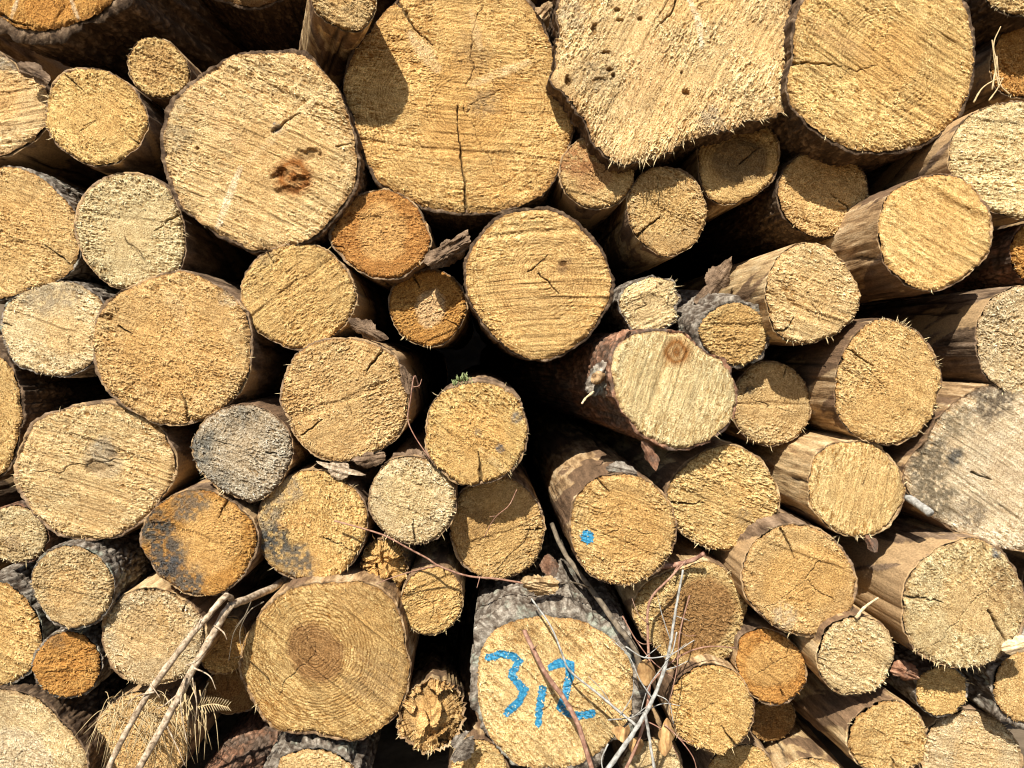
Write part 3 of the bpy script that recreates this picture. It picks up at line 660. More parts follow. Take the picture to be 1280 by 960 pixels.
log([(353,487),(360,462),(374,441),(399,427),(427,424),(455,427),(476,434),(494,448),(505,473),(508,501),(505,530),(491,551),(469,565),(448,574),(420,577),(395,570),(377,554),(363,526),(352,505)],
    'fat yellow log with a dark crack at its upper right and even crumbly face', .05, 'y', (-20, .3), 1.1, bark=('brown', 2), cracks=[([(478,436),(468,452),(457,467)], 3.0), ([(378,545),(390,535),(402,524)], 2.0)], fringe=((150,220,.8),(-30,20,.6)))
log([(462,625),(465,605),(472,592),(487,577),(505,572),(530,574),(551,586),(564,604),(569,625),(565,645),(556,662),(543,674),(522,680),(497,674),(475,660),(464,640)],
    'round pale log with a straight crack at its base beside the lichen topped log', .04, 'p', (20, .2), 1.15, bark=('brown', 2), cracks=[([(519,681),(518,665),(517,650)], 2.4)], heart=(34,(.62,.44,.2),.4), fringe=((20,140,1.0),))
log([(563,655),(568,632),(585,610),(608,598),(632,598),(655,610),(670,628),(680,655),(677,680),(668,702),(650,716),(625,724),(600,720),(580,705),(568,682)],
    'ochre log with shaded upper half and shaggy right rim under the lichen topped log', -.04, 'y', (-20, .3), 1.0, bark=('brown', 2), heart=(40,(.5,.3,.1),.35), stains=[(595,660,26,(.4,.23,.09),.5)], fringe=((-40,120,1.2),), cracks=[([(678,662),(655,663)],2)])
log([(323,650),(328,628),(340,610),(357,597),(381,589),(406,589),(430,603),(448,620),(457,641),(456,668),(446,692),(427,716),(402,726),(374,726),(349,716),(331,698),(322,673)],
    'log with a black mould patch on its lower left and an orange vertical smear', .02, 'y', (80, .3), 1.0, bark=('brown', 2), stains=[(340,680,26,(.12,.115,.10),.85),(335,640,22,(.28,.25,.2),.6),(372,702,26,(.17,.155,.13),.75),(360,612,24,(.42,.35,.25),.5)], streaks=[([(392,655),(394,715)], 8, (.58,.33,.11)), ([(352,655),(382,650)], 12, (.55,.30,.10))], cracks=[([(405,673),(425,680),(450,694)], 1.6)], fringe=((-60,60,.7),(100,180,.5)))
log([(176,672),(181,650),(198,632),(212,622),(234,614),(262,614),(283,624),(301,638),(315,655),(321,675),(312,701),(294,726),(269,744),(241,744),(212,730),(191,709),(179,687)],
    'orange log with blackened left rim and a short crack at the top', .05, 'o', (20, .2), 1.0, bark=('brown', 2.5), heart=(45,(.62,.38,.14),.55), pith=(262,672), stains=[(192,660,30,(.12,.11,.09),.85),(208,692,30,(.15,.13,.105),.8),(235,628,28,(.22,.18,.13),.7),(232,728,26,(.16,.14,.11),.8),(213,706,14,(.1,.1,.1),.7)], cracks=[([(287,622),(278,636),(273,648)], 2.6)], fringe=((20,120,.6),))
log([(-5,640),(17,633),(38,639),(50,652),(57,668),(54,687),(36,701),(17,704),(-3,696),(-14,680),(-15,655)],
    'small buff log with ragged bark rim at the left edge below the oval log', .0, 'p', (20, .2), .9, bark=('red', 2.5), stains=[(15,678,12,(.5,.33,.17),.6)], fringe=((20,130,1.2),))
log([(39,719),(50,701),(67,687),(88,683),(113,691),(131,708),(140,730),(138,751),(127,769),(110,781),(85,785),(64,776),(50,758),(41,740)],
    'round cream log with smooth bluish grey bark on its upper right', .06, 'w', (10, .1), 1.1, bark=('grey', 2.5), fringe=((60,130,.4),), vp=(560,470))
log([(0,728),(18,737),(35,755),(48,776),(51,801),(46,825),(35,840),(14,854),(0,857),(-40,850),(-70,815),(-68,770),(-40,735)],
    'yellow log with fine lines cut by the left edge beside the small deep orange log', .02, 'y', (25, .8), .9, bark=('grey', 3), fringe=((60,120,.4),), cracks=[([(48,768),(38,775)],2)])
log([(41,829),(50,811),(67,794),(88,790),(110,801),(122,818),(124,840),(113,861),(92,871),(71,871),(53,861),(42,847)],
    'small deep orange log sitting under the cream log with bluish bark', .02, 'o', (0, .2), 1.1, bark=('grey', 2.5), fringe=((250,310,.9),), stains=[(70,800,14,(.25,.17,.09),.4)])
log([(129,783),(138,762),(159,744),(184,737),(205,739),(227,751),(244,765),(253,783),(251,808),(244,829),(230,843),(205,854),(181,857),(156,847),(138,829),(129,808)],
    'pale log with orange saw streaks, forked dead branch leaning on its right rim', .03, 'p', (30, .4), 1.05, bark=('tan', 3), streaks=[([(198,752),(205,785),(202,795)], 11, (.52,.32,.12)), ([(140,780),(182,802)], 7, (.56,.36,.15))], fringe=((30,150,1.2),), cracks=[([(234,752),(228,766)],2)])
log([(250,820),(255,795),(275,775),(295,775),(305,800),(303,825),(290,840),(268,842),(255,835)],
    'small rough log tucked behind the forked dead branch', -.08, 'y', (20, .3), 1.2, bark=('brown', 2))
log([(258,860),(265,845),(290,836),(312,845),(320,865),(315,885),(295,892),(272,890),(260,878)],
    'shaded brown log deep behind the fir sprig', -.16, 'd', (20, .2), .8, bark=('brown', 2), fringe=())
log([(0,862),(28,868),(53,882),(74,903),(92,925),(103,942),(106,965),(95,1000),(60,1030),(0,1035),(-50,1010),(-75,960),(-65,900),(-35,868)],
    'broad pale log with grey face filling the bottom left corner', .03, 'p', (40, .5), .9, bark=('rough', 4), pith=(20,950), heart=(45,(.52,.42,.29),.5), stains=[(10,880,26,(.4,.26,.14),.4)], fringe=((-70,-20,.3),))
log([(115,925),(122,900),(140,880),(165,868),(190,866),(215,875),(230,895),(235,925),(228,955),(205,975),(175,980),(145,970),(122,950)],
    'tan log half hidden behind dry grass and the forked dead branch', -.04, 'y', (20, .3), 1.1, bark=('brown', 2), fringe=((0,120,.8),))
log([(228,1030),(236,995),(258,977),(290,972),(320,980),(340,1010),(340,1045),(312,1075),(270,1080),(238,1060)],
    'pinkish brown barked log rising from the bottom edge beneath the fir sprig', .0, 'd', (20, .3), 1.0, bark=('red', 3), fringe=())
log([(301,830),(304,806),(312,788),(326,768),(345,748),(372,734),(400,730),(430,728),(452,729),(478,740),(495,760),(503,785),(506,815),(510,845),(505,872),(490,898),(468,917),(448,927),(424,925),(390,916),(352,913),(333,899),(318,878),(306,855)],
    'large smooth log with sharp growth rings round a darker brown heart', .04, 'b', (42, 1.1), .25, pith=(393,815), rings=1.4, heart=(38,(.235,.115,.042),.74), bark=('peel', 3), cracks=[([(340,752),(352,768)],1.3)], stains=[(470,850,40,(.42,.28,.14),.35),(440,740,30,(.6,.36,.14),.4)], fringe=((130,200,.3),(-80,-30,.5)), tilt=(-.03,-.03))
log([(501,755),(504,740),(515,722),(535,712),(558,712),(572,728),(577,750),(574,770),(558,787),(537,794),(515,787),(504,772)],
    'small tan log with a beard of splinters under its lower rim', .0, 'y', (-25, .5), 1.0, bark=('tan', 1.5), fringe=((20,130,2.2),), cracks=[([(556,712),(556,724)],1.5)])
log([(498,903),(508,875),(530,853),(558,851),(576,868),(583,900),(572,921),(551,939),(536,942),(515,932),(500,920)],
    'snapped log with a jagged broken end beside the log numbered 312', .03, 'y', (80, .2), .6, bark=('tan', .3), jagk=5, broken=.042, vp=(545, 700), fringe=((0,180,.8),))
log([(345,965),(350,950),(367,942),(395,938),(420,945),(440,958),(450,985),(440,1010),(400,1025),(360,1010),(342,985)],
    'log with a thick grey bark ring at the bottom edge, under the ringed log', .02, 'w', (20, .4), .9, bark=('grey', 11), fringe=())
log([(565,955),(575,935),(595,926),(615,932),(632,955),(630,985),(600,1000),(575,990)],
    'small log with curling bark at the bottom edge by the foot of log 312', .02, 'w', (10, .6), .9, bark=('peel', 3), fringe=((200,280,1.0),))
rec_312 = log([(598,867),(598,843),(602,811),(614,791),(634,779),(663,772),(695,773),(728,779),(751,789),(771,805),(786,826),(790,849),(792,872),(786,896),(771,915),(752,938),(728,952),(700,960),(670,962),(645,955),(625,940),(610,918),(600,895)],
    'big grey barked log with the number 312 sprayed in blue', .05, 'w', (48, 1.4), 1.05, pith=(700,860), rings=.25, bark=('grey', 12), stains=[(650,785,26,(.52,.28,.09),.5),(720,785,30,(.52,.28,.09),.4)], fringe=((30,150,1.4),), sp=.0016, vp=(640,420))
log([(791,762),(800,740),(821,723),(857,712),(885,703),(906,712),(924,733),(935,758),(928,779),(922,801),(913,818),(892,832),(867,838),(842,829),(821,811),(802,790)],
    'pale rimmed log with a rough brown heart behind the thin grey twig', .03, 'w', (40, .3), 1.3, bark=('tan', 2), pith=(872,772), heart=(52,(.25,.13,.045),.9), rings=.4, fringe=((-80,60,1.2),(90,170,.8)))
log([(838,885),(840,866),(852,848),(871,836),(896,832),(920,843),(936,864),(942,886),(935,914),(920,932),(899,943),(878,935),(857,928),(843,907)],
    'round yellow log with a diagonal crack at its lower right, below the brown hearted log', .06, 'y', (30, .5), .9, bark=('peel', 2), cracks=[([(920,934),(910,920),(900,908)], 2.6)], fringe=((30,150,.9),))
log([(933,745),(930,715),(937,690),(955,670),(977,659),(1000,657),(1021,662),(1043,677),(1060,698),(1071,726),(1066,758),(1050,779),(1025,792),(1000,793),(972,783),(951,765)],
    'round amber log with a frayed whitish bark rim along its top', .08, 'y', (20, .2), 1.1, bark=('brown', 3), pith=(1005,725), rings=.5, heart=(50,(.56,.32,.10),.5), stains=[(980,772,20,PALE,.5)], cracks=[([(976,662),(985,680),(995,700)], 1.8)], fringe=((220,320,1.0),(60,130,.4)))
log([(924,815),(928,797),(945,788),(968,790),(990,805),(1007,829),(1007,853),(993,871),(972,882),(950,875),(933,860),(923,838)],
    'small amber log below the amber log with frayed rim', .03, 'o', (40, .5), 1.0, bark=('brown', 2), heart=(34,(.6,.38,.14),.5), cracks=[([(980,872),(975,862)],2)], fringe=((200,270,.6),))
log([(940,905),(942,885),(960,878),(985,874),(994,893),(990,912),(975,924),(955,926),(942,918)],
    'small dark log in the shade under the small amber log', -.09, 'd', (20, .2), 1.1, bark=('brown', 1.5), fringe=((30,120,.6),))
log([(1024,832),(1025,811),(1036,786),(1057,774),(1082,772),(1103,783),(1114,797),(1117,822),(1110,843),(1096,861),(1071,868),(1046,864),(1031,850)],
    'small cream log with wavy shaggy face and fringed right rim', .09, 'p', (30, .8), 1.3, bark=('tan', 1.5), fringe=((-50,60,1.8),(60,150,.5)))
log([(1131,762),(1133,733),(1145,712),(1167,691),(1195,677),(1220,673),(1245,685),(1262,703),(1278,728),(1284,760),(1278,790),(1262,812),(1240,828),(1210,835),(1180,832),(1152,818),(1138,797)],
    'large pale log with split right side and fringed lower rim', .10, 'p', (50, .4), .9, bark=('brown', 2.5), pith=(1215,755), rings=.4, cracks=[([(1133,747),(1155,748),(1178,753)], 2.6), ([(1238,765),(1252,790),(1260,805)], 3.0), ([(1228,680),(1236,692)],2)], stains=[(1265,730,34,(.45,.26,.10),.6),(1246,690,8,(.2,.2,.2),.8)], fringe=((40,150,1.6),), vp=(590,470))
log([(1147,868),(1150,850),(1165,838),(1190,836),(1207,848),(1210,866),(1200,885),(1180,895),(1160,890),(1149,880)],
    'small buff log with bluish grey bark under the large split log', .02, 'y', (10, .5), 1.1, bark=('grey', 2), fringe=((-40,40,1.0),(220,300,1.2)))
log([(1245,860),(1248,840),(1262,822),(1285,814),(1320,825),(1335,860),(1320,895),(1285,905),(1262,897),(1248,880)],
    'log with thick flaking grey bark cut by the right edge near the bottom', .04, 'y', (80, .4), .9, bark=('grey', 8), fringe=())
log([(1062,932),(1067,903),(1089,886),(1114,878),(1135,882),(1152,900),(1158,925),(1152,950),(1130,962),(1100,965),(1075,955)],
    'ochre log with a long sunlit peeled stem near the bottom right', .07, 'y', (20, .3), 1.1, bark=('tan', 3), cracks=[([(1118,962),(1113,945)],3)], fringe=((200,290,.5),), vp=(560,500))
log([(1152,960),(1158,930),(1165,910),(1185,898),(1210,889),(1238,896),(1259,914),(1275,935),(1278,965),(1260,1000),(1215,1010),(1170,995)],
    'bristly cream log at the bottom edge with a soft shadow across its right half', -.02, 'p', (15, .7), 1.2, bark=('brown', 2), fringe=((-50,20,1.0),))
log([(962,1010),(972,975),(992,955),(1020,950),(1050,960),(1072,985),(1072,1020),(1045,1050),(1000,1050),(970,1035)],
    'peeled log lying at the bottom edge with only its sunlit stem in view', -.0, 'w', (30, .6), .8, bark=('tan', 2), vp=(700,560), fringe=())
log([(885,965),(895,945),(920,935),(945,935),(963,950),(968,975),(950,1000),(910,1005),(888,990)],
    'amber shaggy log peeking over the bottom edge under the round yellow log', -.03, 'y', (30, .3), 1.2, bark=('brown', 2), fringe=((220,320,.9),))
log([(778,960),(785,940),(805,928),(830,928),(848,942),(852,965),(835,990),(800,990)],
    'pale log behind the dead leaves and twigs at the bottom edge', -.05, 'p', (20, .4), 1.1, bark=('brown', 2))
log([(455,700),(462,682),(478,674),(494,682),(508,700),(507,722),(492,735),(472,735),(458,720)],
    'broken splintered stub in the gap between the round pale log and the ringed log', -.02, 'y', (80, .2), .6, bark=('tan', .3), jagk=6, broken=.036, fringe=((0,360,.6),))
log([(630,269),(651,264),(672,261),(697,266),(719,280),(740,301),(754,322),(764,348),(761,374),(750,395),(733,420),(708,439),(683,450),(660,449),(639,438),(615,415),(597,390),(585,367),(583,342),(588,318),(600,297),(615,280)],
    'large orange tan log with level saw lines in the middle of the pile', .05, 'y', (-3, .9), .5, sw=.0075, pith=(680,345), rings=1.1, heart=(62,(.53,.32,.125),.35), bark=('rough', 4), cracks=[([(672,341),(700,368)], 1.4), ([(660,340),(685,320)], 1.2)], holes=[(703,330,6,5,.003)], stains=[(706,332,10,(.36,.2,.09),.6)], fringe=())

# the next row up, mostly above the frame
log([(395,-85),(375,-25),(330,5),(280,0),(235,-20),(210,-80),(235,-140),(300,-175),(365,-150)],
    'dark log in the shade behind the peeled jutting log at the top edge', -.25, 'd', bark=('rough', 4), sp=.004, fringe=())
for q_ in ([(-60,20),(-75,60),(-115,80),(-160,60),(-175,10),(-150,-40),(-100,-50),(-65,-20)], [(705,-70),(690,-40),(660,-30),(630,-45),(622,-85),(650,-115),(690,-108)],
           [(480,-100),(470,-60),(430,-62),(400,-70),(385,-120),(410,-160),(460,-160)], [(600,-100),(575,-45),(530,-35),(490,-60),(485,-120),(530,-170),(585,-160)],
           [(1060,-95),(1050,-55),(1010,-45),(985,-65),(975,-110),(1000,-145),(1045,-135)], [(1240,-85),(1215,-40),(1170,-40),(1120,-60),(1105,-120),(1150,-170),(1215,-150)],
           [(200,-165),(160,-140),(100,-150),(70,-200),(100,-260),(170,-260),(205,-215)], [(920,-160),(880,-120),(800,-120),(760,-165),(790,-230),(860,-250),(915,-215)], [(345,-195),(300,-180),(230,-185),(200,-240),(240,-300),(310,-300),(350,-250)]):
    log(q_, 'unseen log added above the frame for shade, outside the photo', -.05, 'y', bark=('brown', 2), sp=.004, fringe=())  # out of view, added to shade the gaps under the top logs
    LOGS[-1]['root']['group'] = 'unseen logs added above the frame'

for q_ in ([(1300,690),(1285,715),(1290,760),(1320,800),(1370,790),(1390,740),(1370,695),(1330,680)], [(1350,250),(1345,290),(1370,320),(1420,310),(1430,260),(1390,235)], [(1345,90),(1350,40),(1400,20),(1440,60),(1430,110),(1380,120)]):
    log(q_, 'unseen log added just beyond the right border, outside the photo', -.05, 'y', bark=('brown', 2), sp=.004, fringe=())  # out of view, added to cover and shade the gaps at this edge
    LOGS[-1]['root']['group'] = 'unseen logs added beyond the right border'
for q_ in ([(-22,640),(-30,675),(-60,690),(-95,675),(-100,630),(-70,600),(-35,608)], [(-85,420),(-60,440),(-75,480),(-120,490),(-150,440),(-120,400)], [(-75,700),(-80,745),(-115,765),(-150,740),(-150,690),(-110,665)]):
    log(q_, 'unseen log added just beyond the left border, outside the photo', -.05, 'y', bark=('brown', 2), sp=.004, fringe=())  # out of view, added so no lit ground shows through these gaps
    LOGS[-1]['root']['group'] = 'unseen logs added beyond the left border'

paint_on(rec_312, 'painted_number', [
    [(611,822),(626,817.5),(640,819),(648.5,826),(639,843),(646,852),(656,862),(649,876),(634,891)],
    [(678.5,861),(674,884),(673.5,905)],
    [(690,833),(700,827),(713,829),(711.5,846),(707,867),(700,884),(710,891.5),(725,894),(740,890.5)]], 5.2, label='blue sprayed number 312')
paint_on(rec_dot, 'paint_dot', [[(734.5,670.6)]], 10.0, nz=.55, label='blue sprayed dot')
# ------------------------------------------------------------------ ground, with an unseen bank added behind the pile to keep gaps dark
gx = [-400, -40, -8, -3, -1.5, 0, 1.5, 3, 8, 40, 400]
gy = [(-400, .0), (-60, .0), (-10, .0), (-3, .02), (0, .03), (1.2, .05), (3.45, .06), (3.6, .8), (3.8, 2.2), (4.4, 3.2), (8, 3.8), (40, 4), (400, 4)]
gv = np.array([(x, y, z + (0.03 * vn(np.array([x * 1.7]), np.array([y * 1.3]), 4)[0] if abs(x) < 9 else 0)) for y, z in gy for x in gx])
nx = len(gx)
gq = np.array([(j * nx + i, j * nx + i + 1, (j + 1) * nx + i + 1, (j + 1) * nx + i) for j in range(len(gy) - 1) for i in range(nx - 1)])
g = link_mesh('ground', gv, [gq], M['soil'])
g['kind'] = 'structure'

# ------------------------------------------------------------------ twigs and scraps
def tube_arrays(pts, r0, r1, nseg=7, wob=0.12, seed=1, sub=6, cap=True):
    P = np.array(pts, float)
    if len(P) > 2:      # Catmull-Rom
        Q = np.concatenate([[2 * P[0] - P[1]], P, [2 * P[-1] - P[-2]]]); out = []
        for i in range(1, len(Q) - 2):
            for k in range(sub):
                t = k / sub
                out.append(0.5 * (2 * Q[i] + (Q[i + 1] - Q[i - 1]) * t + (2 * Q[i - 1] - 5 * Q[i] + 4 * Q[i + 1] - Q[i + 2]) * t * t + (3 * Q[i] - Q[i - 1] - 3 * Q[i + 1] + Q[i + 2]) * t ** 3))
        out.append(P[-1]); P = np.array(out)
    else:
        P = P[0] + (P[-1] - P[0]) * np.linspace(0, 1, sub + 1)[:, None]
    rs = np.random.RandomState(seed)
    P = P + rs.normal(0, 0.07, P.shape) * np.linspace(r0, r1, len(P))[:, None]
    T = np.gradient(P, axis=0); T /= np.linalg.norm(T, axis=1)[:, None] + 1e-12
    ref = np.array([0.31, 0.81, 0.5])
    X = np.cross(T, ref); X /= np.linalg.norm(X, axis=1)[:, None] + 1e-12
    Y = np.cross(T, X)
    rad = np.linspace(r0, r1, len(P)) * (1 + wob * rs.normal(0, 1, len(P)))
    a = np.linspace(0, 2 * math.pi, nseg + 1)[:-1]
    V = P[:, None, :] + rad[:, None, None] * (np.cos(a)[None, :, None] * X[:, None, :] + np.sin(a)[None, :, None] * Y[:, None, :])
    V = V * 1.0
    V = V.reshape(-1, 3)
    F = [(i * nseg + k, i * nseg + (k + 1) % nseg, (i + 1) * nseg + (k + 1) % nseg, (i + 1) * nseg + k) for i in range(len(P) - 1) for k in range(nseg)]
    n0 = len(V); V = np.concatenate([V, P[:1], P[-1:]])
    T3 = [((k + 1) % nseg, k, n0) for k in range(nseg)] + [((len(P) - 1) * nseg + k, (len(P) - 1) * nseg + (k + 1) % nseg, n0 + 1) for k in range(nseg)]
    return V, np.array(F), np.array(T3)

class Bag:
    def __init__(s): s.v = []; s.q = []; s.t = []; s.n = 0
    def add(s, V, F=None, T=None):
        s.v.append(np.asarray(V, float))
        if F is not None and len(F): s.q.append(np.asarray(F) + s.n)
        if T is not None and len(T): s.t.append(np.asarray(T) + s.n)
        s.n += len(V)
    def build(s, name, mat, parent=None, origin=None, smooth=True):
        fs = ([np.concatenate(s.q)] if s.q else []) + ([np.concatenate(s.t)] if s.t else [])
        return link_mesh(name, np.concatenate(s.v), fs, mat, parent, origin=origin, smooth=smooth)

def D(p): return D0 - p
def pts3(l, p=None):
    """(px, py[, protrusion]) -> points"""
    return [at(q[0], q[1], D(q[2] if len(q) > 2 else p)) for q in l]
def rpx(w, p=.1): return 0.5 * w * D(p) / FPX     # pixel width -> radius

def twig(name, label, cat, main, w0, w1, mat, side=(), seed=1, group=None, part='side_shoot'):
    """main: (px,py,protrusion) list; side: list of (points, w0, w1), each a part"""
    o = np.array(pts3(main)[0])
    root = empty(name, o)
    tag(root, label, cat, group)
    b = Bag(); b.add(*tube_arrays(pts3(main), rpx(w0 * .72), rpx(w1 * .68), 9, .03, seed))
    b.build('main_stem', mat, root, o)
    for k, s_ in enumerate(side):
        b = Bag(); b.add(*tube_arrays(pts3(s_[0]), rpx(s_[1] * (.78 if s_[1] > 6 else .7)), rpx(s_[2] * .7), 6, .08, seed + k + 1))
        b.build(part, mat if len(s_) < 4 else s_[3], root, o)
    return root

# forked dead branch in front of the pile's left foot
fb_side = []
rr_ = np.random.RandomState(5)
fork = twig('forked_branch', 'forked dead branch with two long peeled prongs leaning across the lower left logs', 'branch',
     [(372,712,-.12),(340,735,-.02),(300,752,.08),(284,762,.11),(262,800,.13),(236,846,.15),(205,905,.17),(160,985,.19)], 15, 12, M['twig_tan'],
     [([(290,748,.10),(281,746,.12),(262,768,.14),(236,798,.15),(210,832,.16),(180,876,.17),(150,930,.18),(125,985,.19)], 10, 11),
      ([(258,812,.14),(246,826,.17),(232,832,.18)], 4, 2), ([(243,835,.15),(262,845,.15),(270,862,.15)], 3, 1.2), ([(232,846,.16),(226,880,.17),(234,930,.17)], 3, 1.2),
      ([(268,782,.13),(279,790,.16),(284,800,.16)], 3.5, 1.5), ([(240,846,.15),(246,880,.15),(244,905,.15)], 3, 1.2), ([(222,868,.16),(205,882,.17),(196,886,.17)], 3, 1.5),
      ([(193,865,.17),(172,870,.18),(160,880,.18)], 3.5, 1.5), ([(205,900,.17),(222,935,.17),(232,958,.17)], 3, 1.3), ([(246,790,.15),(252,770,.15)], 3.5, 1.5), ([(188,855,.17),(200,872,.18)], 3, 1)], seed=3, part='prong')
# dry grass hanging over the log behind it
b = Bag()
for k in range(80):
    x0 = rr_.uniform(130, 215); y0 = rr_.uniform(862, 900)
    dx = -rr_.uniform(0, 55) + (rr_.uniform(20, 80) if rr_.rand() < .35 else 0); dy = rr_.uniform(25, 95)
    p0 = rr_.uniform(.0, .05); p1 = p0 + rr_.uniform(.02, .08)
    b.add(*tube_arrays(pts3([(x0, y0, p0), (x0 + dx * .4, y0 + dy * .3 - 8, p1), (x0 + dx, y0 + dy, p1)]), rpx(rr_.uniform(.9, 1.7)), rpx(.5), 4, .1, k, 4))
for k in range(26):
    x0 = rr_.uniform(215, 262); y0 = rr_.uniform(850, 885)
    b.add(*tube_arrays(pts3([(x0, y0, .10), (x0 + rr_.uniform(-10, 14), y0 + 25, .12), (x0 + rr_.uniform(-14, 22), y0 + rr_.uniform(40, 85), .11)]), rpx(1.9), rpx(.8), 4, .1, k + 300, 4))
gr = b.build('dry_grass', M['straw'], origin=at(175, 900, D(.03)))
tag(gr, 'dry straw coloured grass hanging over the log by the forked branch', 'grass', kind='stuff')

# little fir sprig
o = at(258, 880, D(.13)); root = empty('fir_sprig', o); tag(root, 'tiny dry fir sprig with flat needles beside the forked branch', 'sprig')
b = Bag(); b.add(*tube_arrays(pts3([(246,884,.14),(266,880,.14),(284,884,.14)]), rpx(1.8), rpx(1), 5, .1, 1)); b.build('stalk', M['straw'], root, o)
b = Bag()
for k in range(13):
    t = k / 12; x = 248 + 36 * t; y = 883 - 3 * math.sin(t * 3.1)
    for sg in (-1, 1):
        b.add(*tube_arrays(pts3([(x, y, .14), (x + 5, y + sg * (11 - 5 * t), .145)]), rpx(1.2), rpx(.5), 4, .05, k, 2))
b.build('needles', M['straw'], root, o)

# twigs across the log numbered 312
G = 'thin twigs lying over the lower logs'
twig('brown_twig', 'thick reddish brown twig lying slanted across the blue number 312', 'twig', [(655,787,.10),(668,815,.11),(684,845,.12),(704,872,.12),(722,905,.13),(742,968,.14)], 8, 9, M['twig_red'], [([(666,812,.11),(672,806,.13)], 3, 1.5)], 11, G)
twig('grey_twig', 'thin grey forked twig, one arm over the blue number, one past the brown heart', 'twig',
     [(750,975,.17),(775,940,.16),(797,908,.15),(816,874,.14),(830,838,.13),(838,805,.12),(845,760,.11),(854,712,.10)], 9, 4, M['twig_grey'],
     [([(797,908,.15),(772,888,.13),(745,865,.12),(712,838,.11),(702,815,.11),(688,782,.10),(664,748,.08)], 5, 3), ([(816,874,.14),(800,850,.14),(786,820,.13),(765,800,.12)], 3, 1.2), ([(830,838,.13),(846,833,.13),(860,826,.13)], 2.5, 1),
      ([(806,890,.15),(812,925,.15),(820,975,.16)], 6, 5), ([(845,770,.11),(862,776,.11)], 2, .8), ([(765,882,.12),(752,862,.12),(735,845,.12)], 2, .8), ([(760,930,.16),(752,950,.16),(756,972,.16)], 3, 2),
      ([(775,895,.14),(790,870,.14),(792,850,.14)], 2.2, 1), ([(838,800,.12),(828,770,.12),(822,745,.12)], 2.2, .8), ([(820,868,.14),(836,878,.14),(842,905,.14)], 2.2, 1)], 21, G)
twig('red_twig', 'slender reddish twig climbing in a bend beside the grey twig', 'twig', [(770,985,.13),(790,945,.13),(806,900,.12),(812,850,.11),(810,800,.10),(812,752,.09),(838,722,.09),(858,700,.07)], 6, 4, M['twig_red'],
     [([(808,860,.11),(834,832,.10),(860,815,.09),(888,808,.09),(920,810,.08)], 4, 2), ([(811,780,.10),(798,768,.11),(790,748,.11)], 2.5, 1), ([(806,900,.12),(830,915,.12),(850,950,.12)], 2.5, 1.2)], 31, G)
twig('dark_branch', 'dark olive branch slanting down behind the blue dotted log onto the bark of log 312', 'branch', [(690,655,-.10),(705,690,-.04),(738,735,.03),(770,780,.075),(795,815,.09),(802,860,.09)], 9, 12, M['twig_dark'], [([(738,735,.03),(716,728,.07),(700,730,.08)], 4, 2)], 41, G)
twig('short_stick', 'short bare brown stick resting above the brown hearted log', 'stick', [(826,708,.05),(845,706,.055),(866,700,.06),(880,692,.075)], 10, 8, M['twig_red'], [([(848,706,.055),(842,716,.065)], 4, 2)], 51, G)
twig('curved_twig', 'fine reddish twig arching from the moulded log to the shaggy ochre log', 'twig', [(418,651,.05),(455,661,.06),(482,670,.06),(508,684,.06),(534,698,.05),(550,708,.05),(585,720,.04),(625,724,.03),(668,732,.02)], 3, 4, M['twig_red'],
     [([(546,707,.05),(520,713,.05),(490,722,.05),(470,730,.04)], 2.4, 1.4), ([(600,721,.04),(596,735,.05)], 2, 1)], 61, G)
twig('looped_vine', 'dry looping tendril hanging beside the fat yellow log', 'tendril', [(524,485,.03),(518,470,.05),(513,500,.05),(510,525,.05),(520,548,.05),(538,574,.06)], 2.6, 2, M['twig_red'], [([(515,484,.05),(524,482,.06),(527,474,.05)], 2, 1.2)], 71, G)
twig('grey_stick', 'stubby grey stick end poking out beside the smooth yellowish log', 'stick', [(1090,588,-.12),(1118,609,.0),(1140,625,.07),(1163,642,.12)], 15, 15, M['twig_grey'], (), 81, G)
twig('fine_twig', 'hair thin bare twig over the shaded upper half of the shaggy ochre log', 'twig', [(646,612,.04),(636,632,.04),(618,648,.04),(605,672,.03)], 2, 1.5, M['twig_red'], [([(620,645,.04),(612,646,.05)], 1.5, 1)], 91, G)
# dry stems at the right edge, straw slivers
b = Bag()
for l in ([(1240,112),(1245,80),(1242,55),(1251,33)], [(1249,110),(1244,85),(1240,50)], [(1217,128),(1228,110),(1244,100),(1252,98)], [(1236,126),(1246,112),(1254,97)], [(1262,118),(1250,104),(1246,70)]):
    b.add(*tube_arrays(pts3(l, .02), rpx(2.4), rpx(1.2), 5, .1, len(l)))
tag(b.build('grass_stems', M['straw'], origin=at(1245, 110, D(.02))), 'few dry grass stems in front of the orange log at the right edge', 'grass stems')
b = Bag(); b.add(*tube_arrays(pts3([(1070,772,.10),(1082,758,.10),(1098,747,.11)]), rpx(5), rpx(2.5), 5, .1, 2))
tag(b.build('wood_splinter', M['fibre'], origin=at(1080, 760, D(.1))), 'pale straw like splinter standing on the small cream shaggy log', 'splinter')

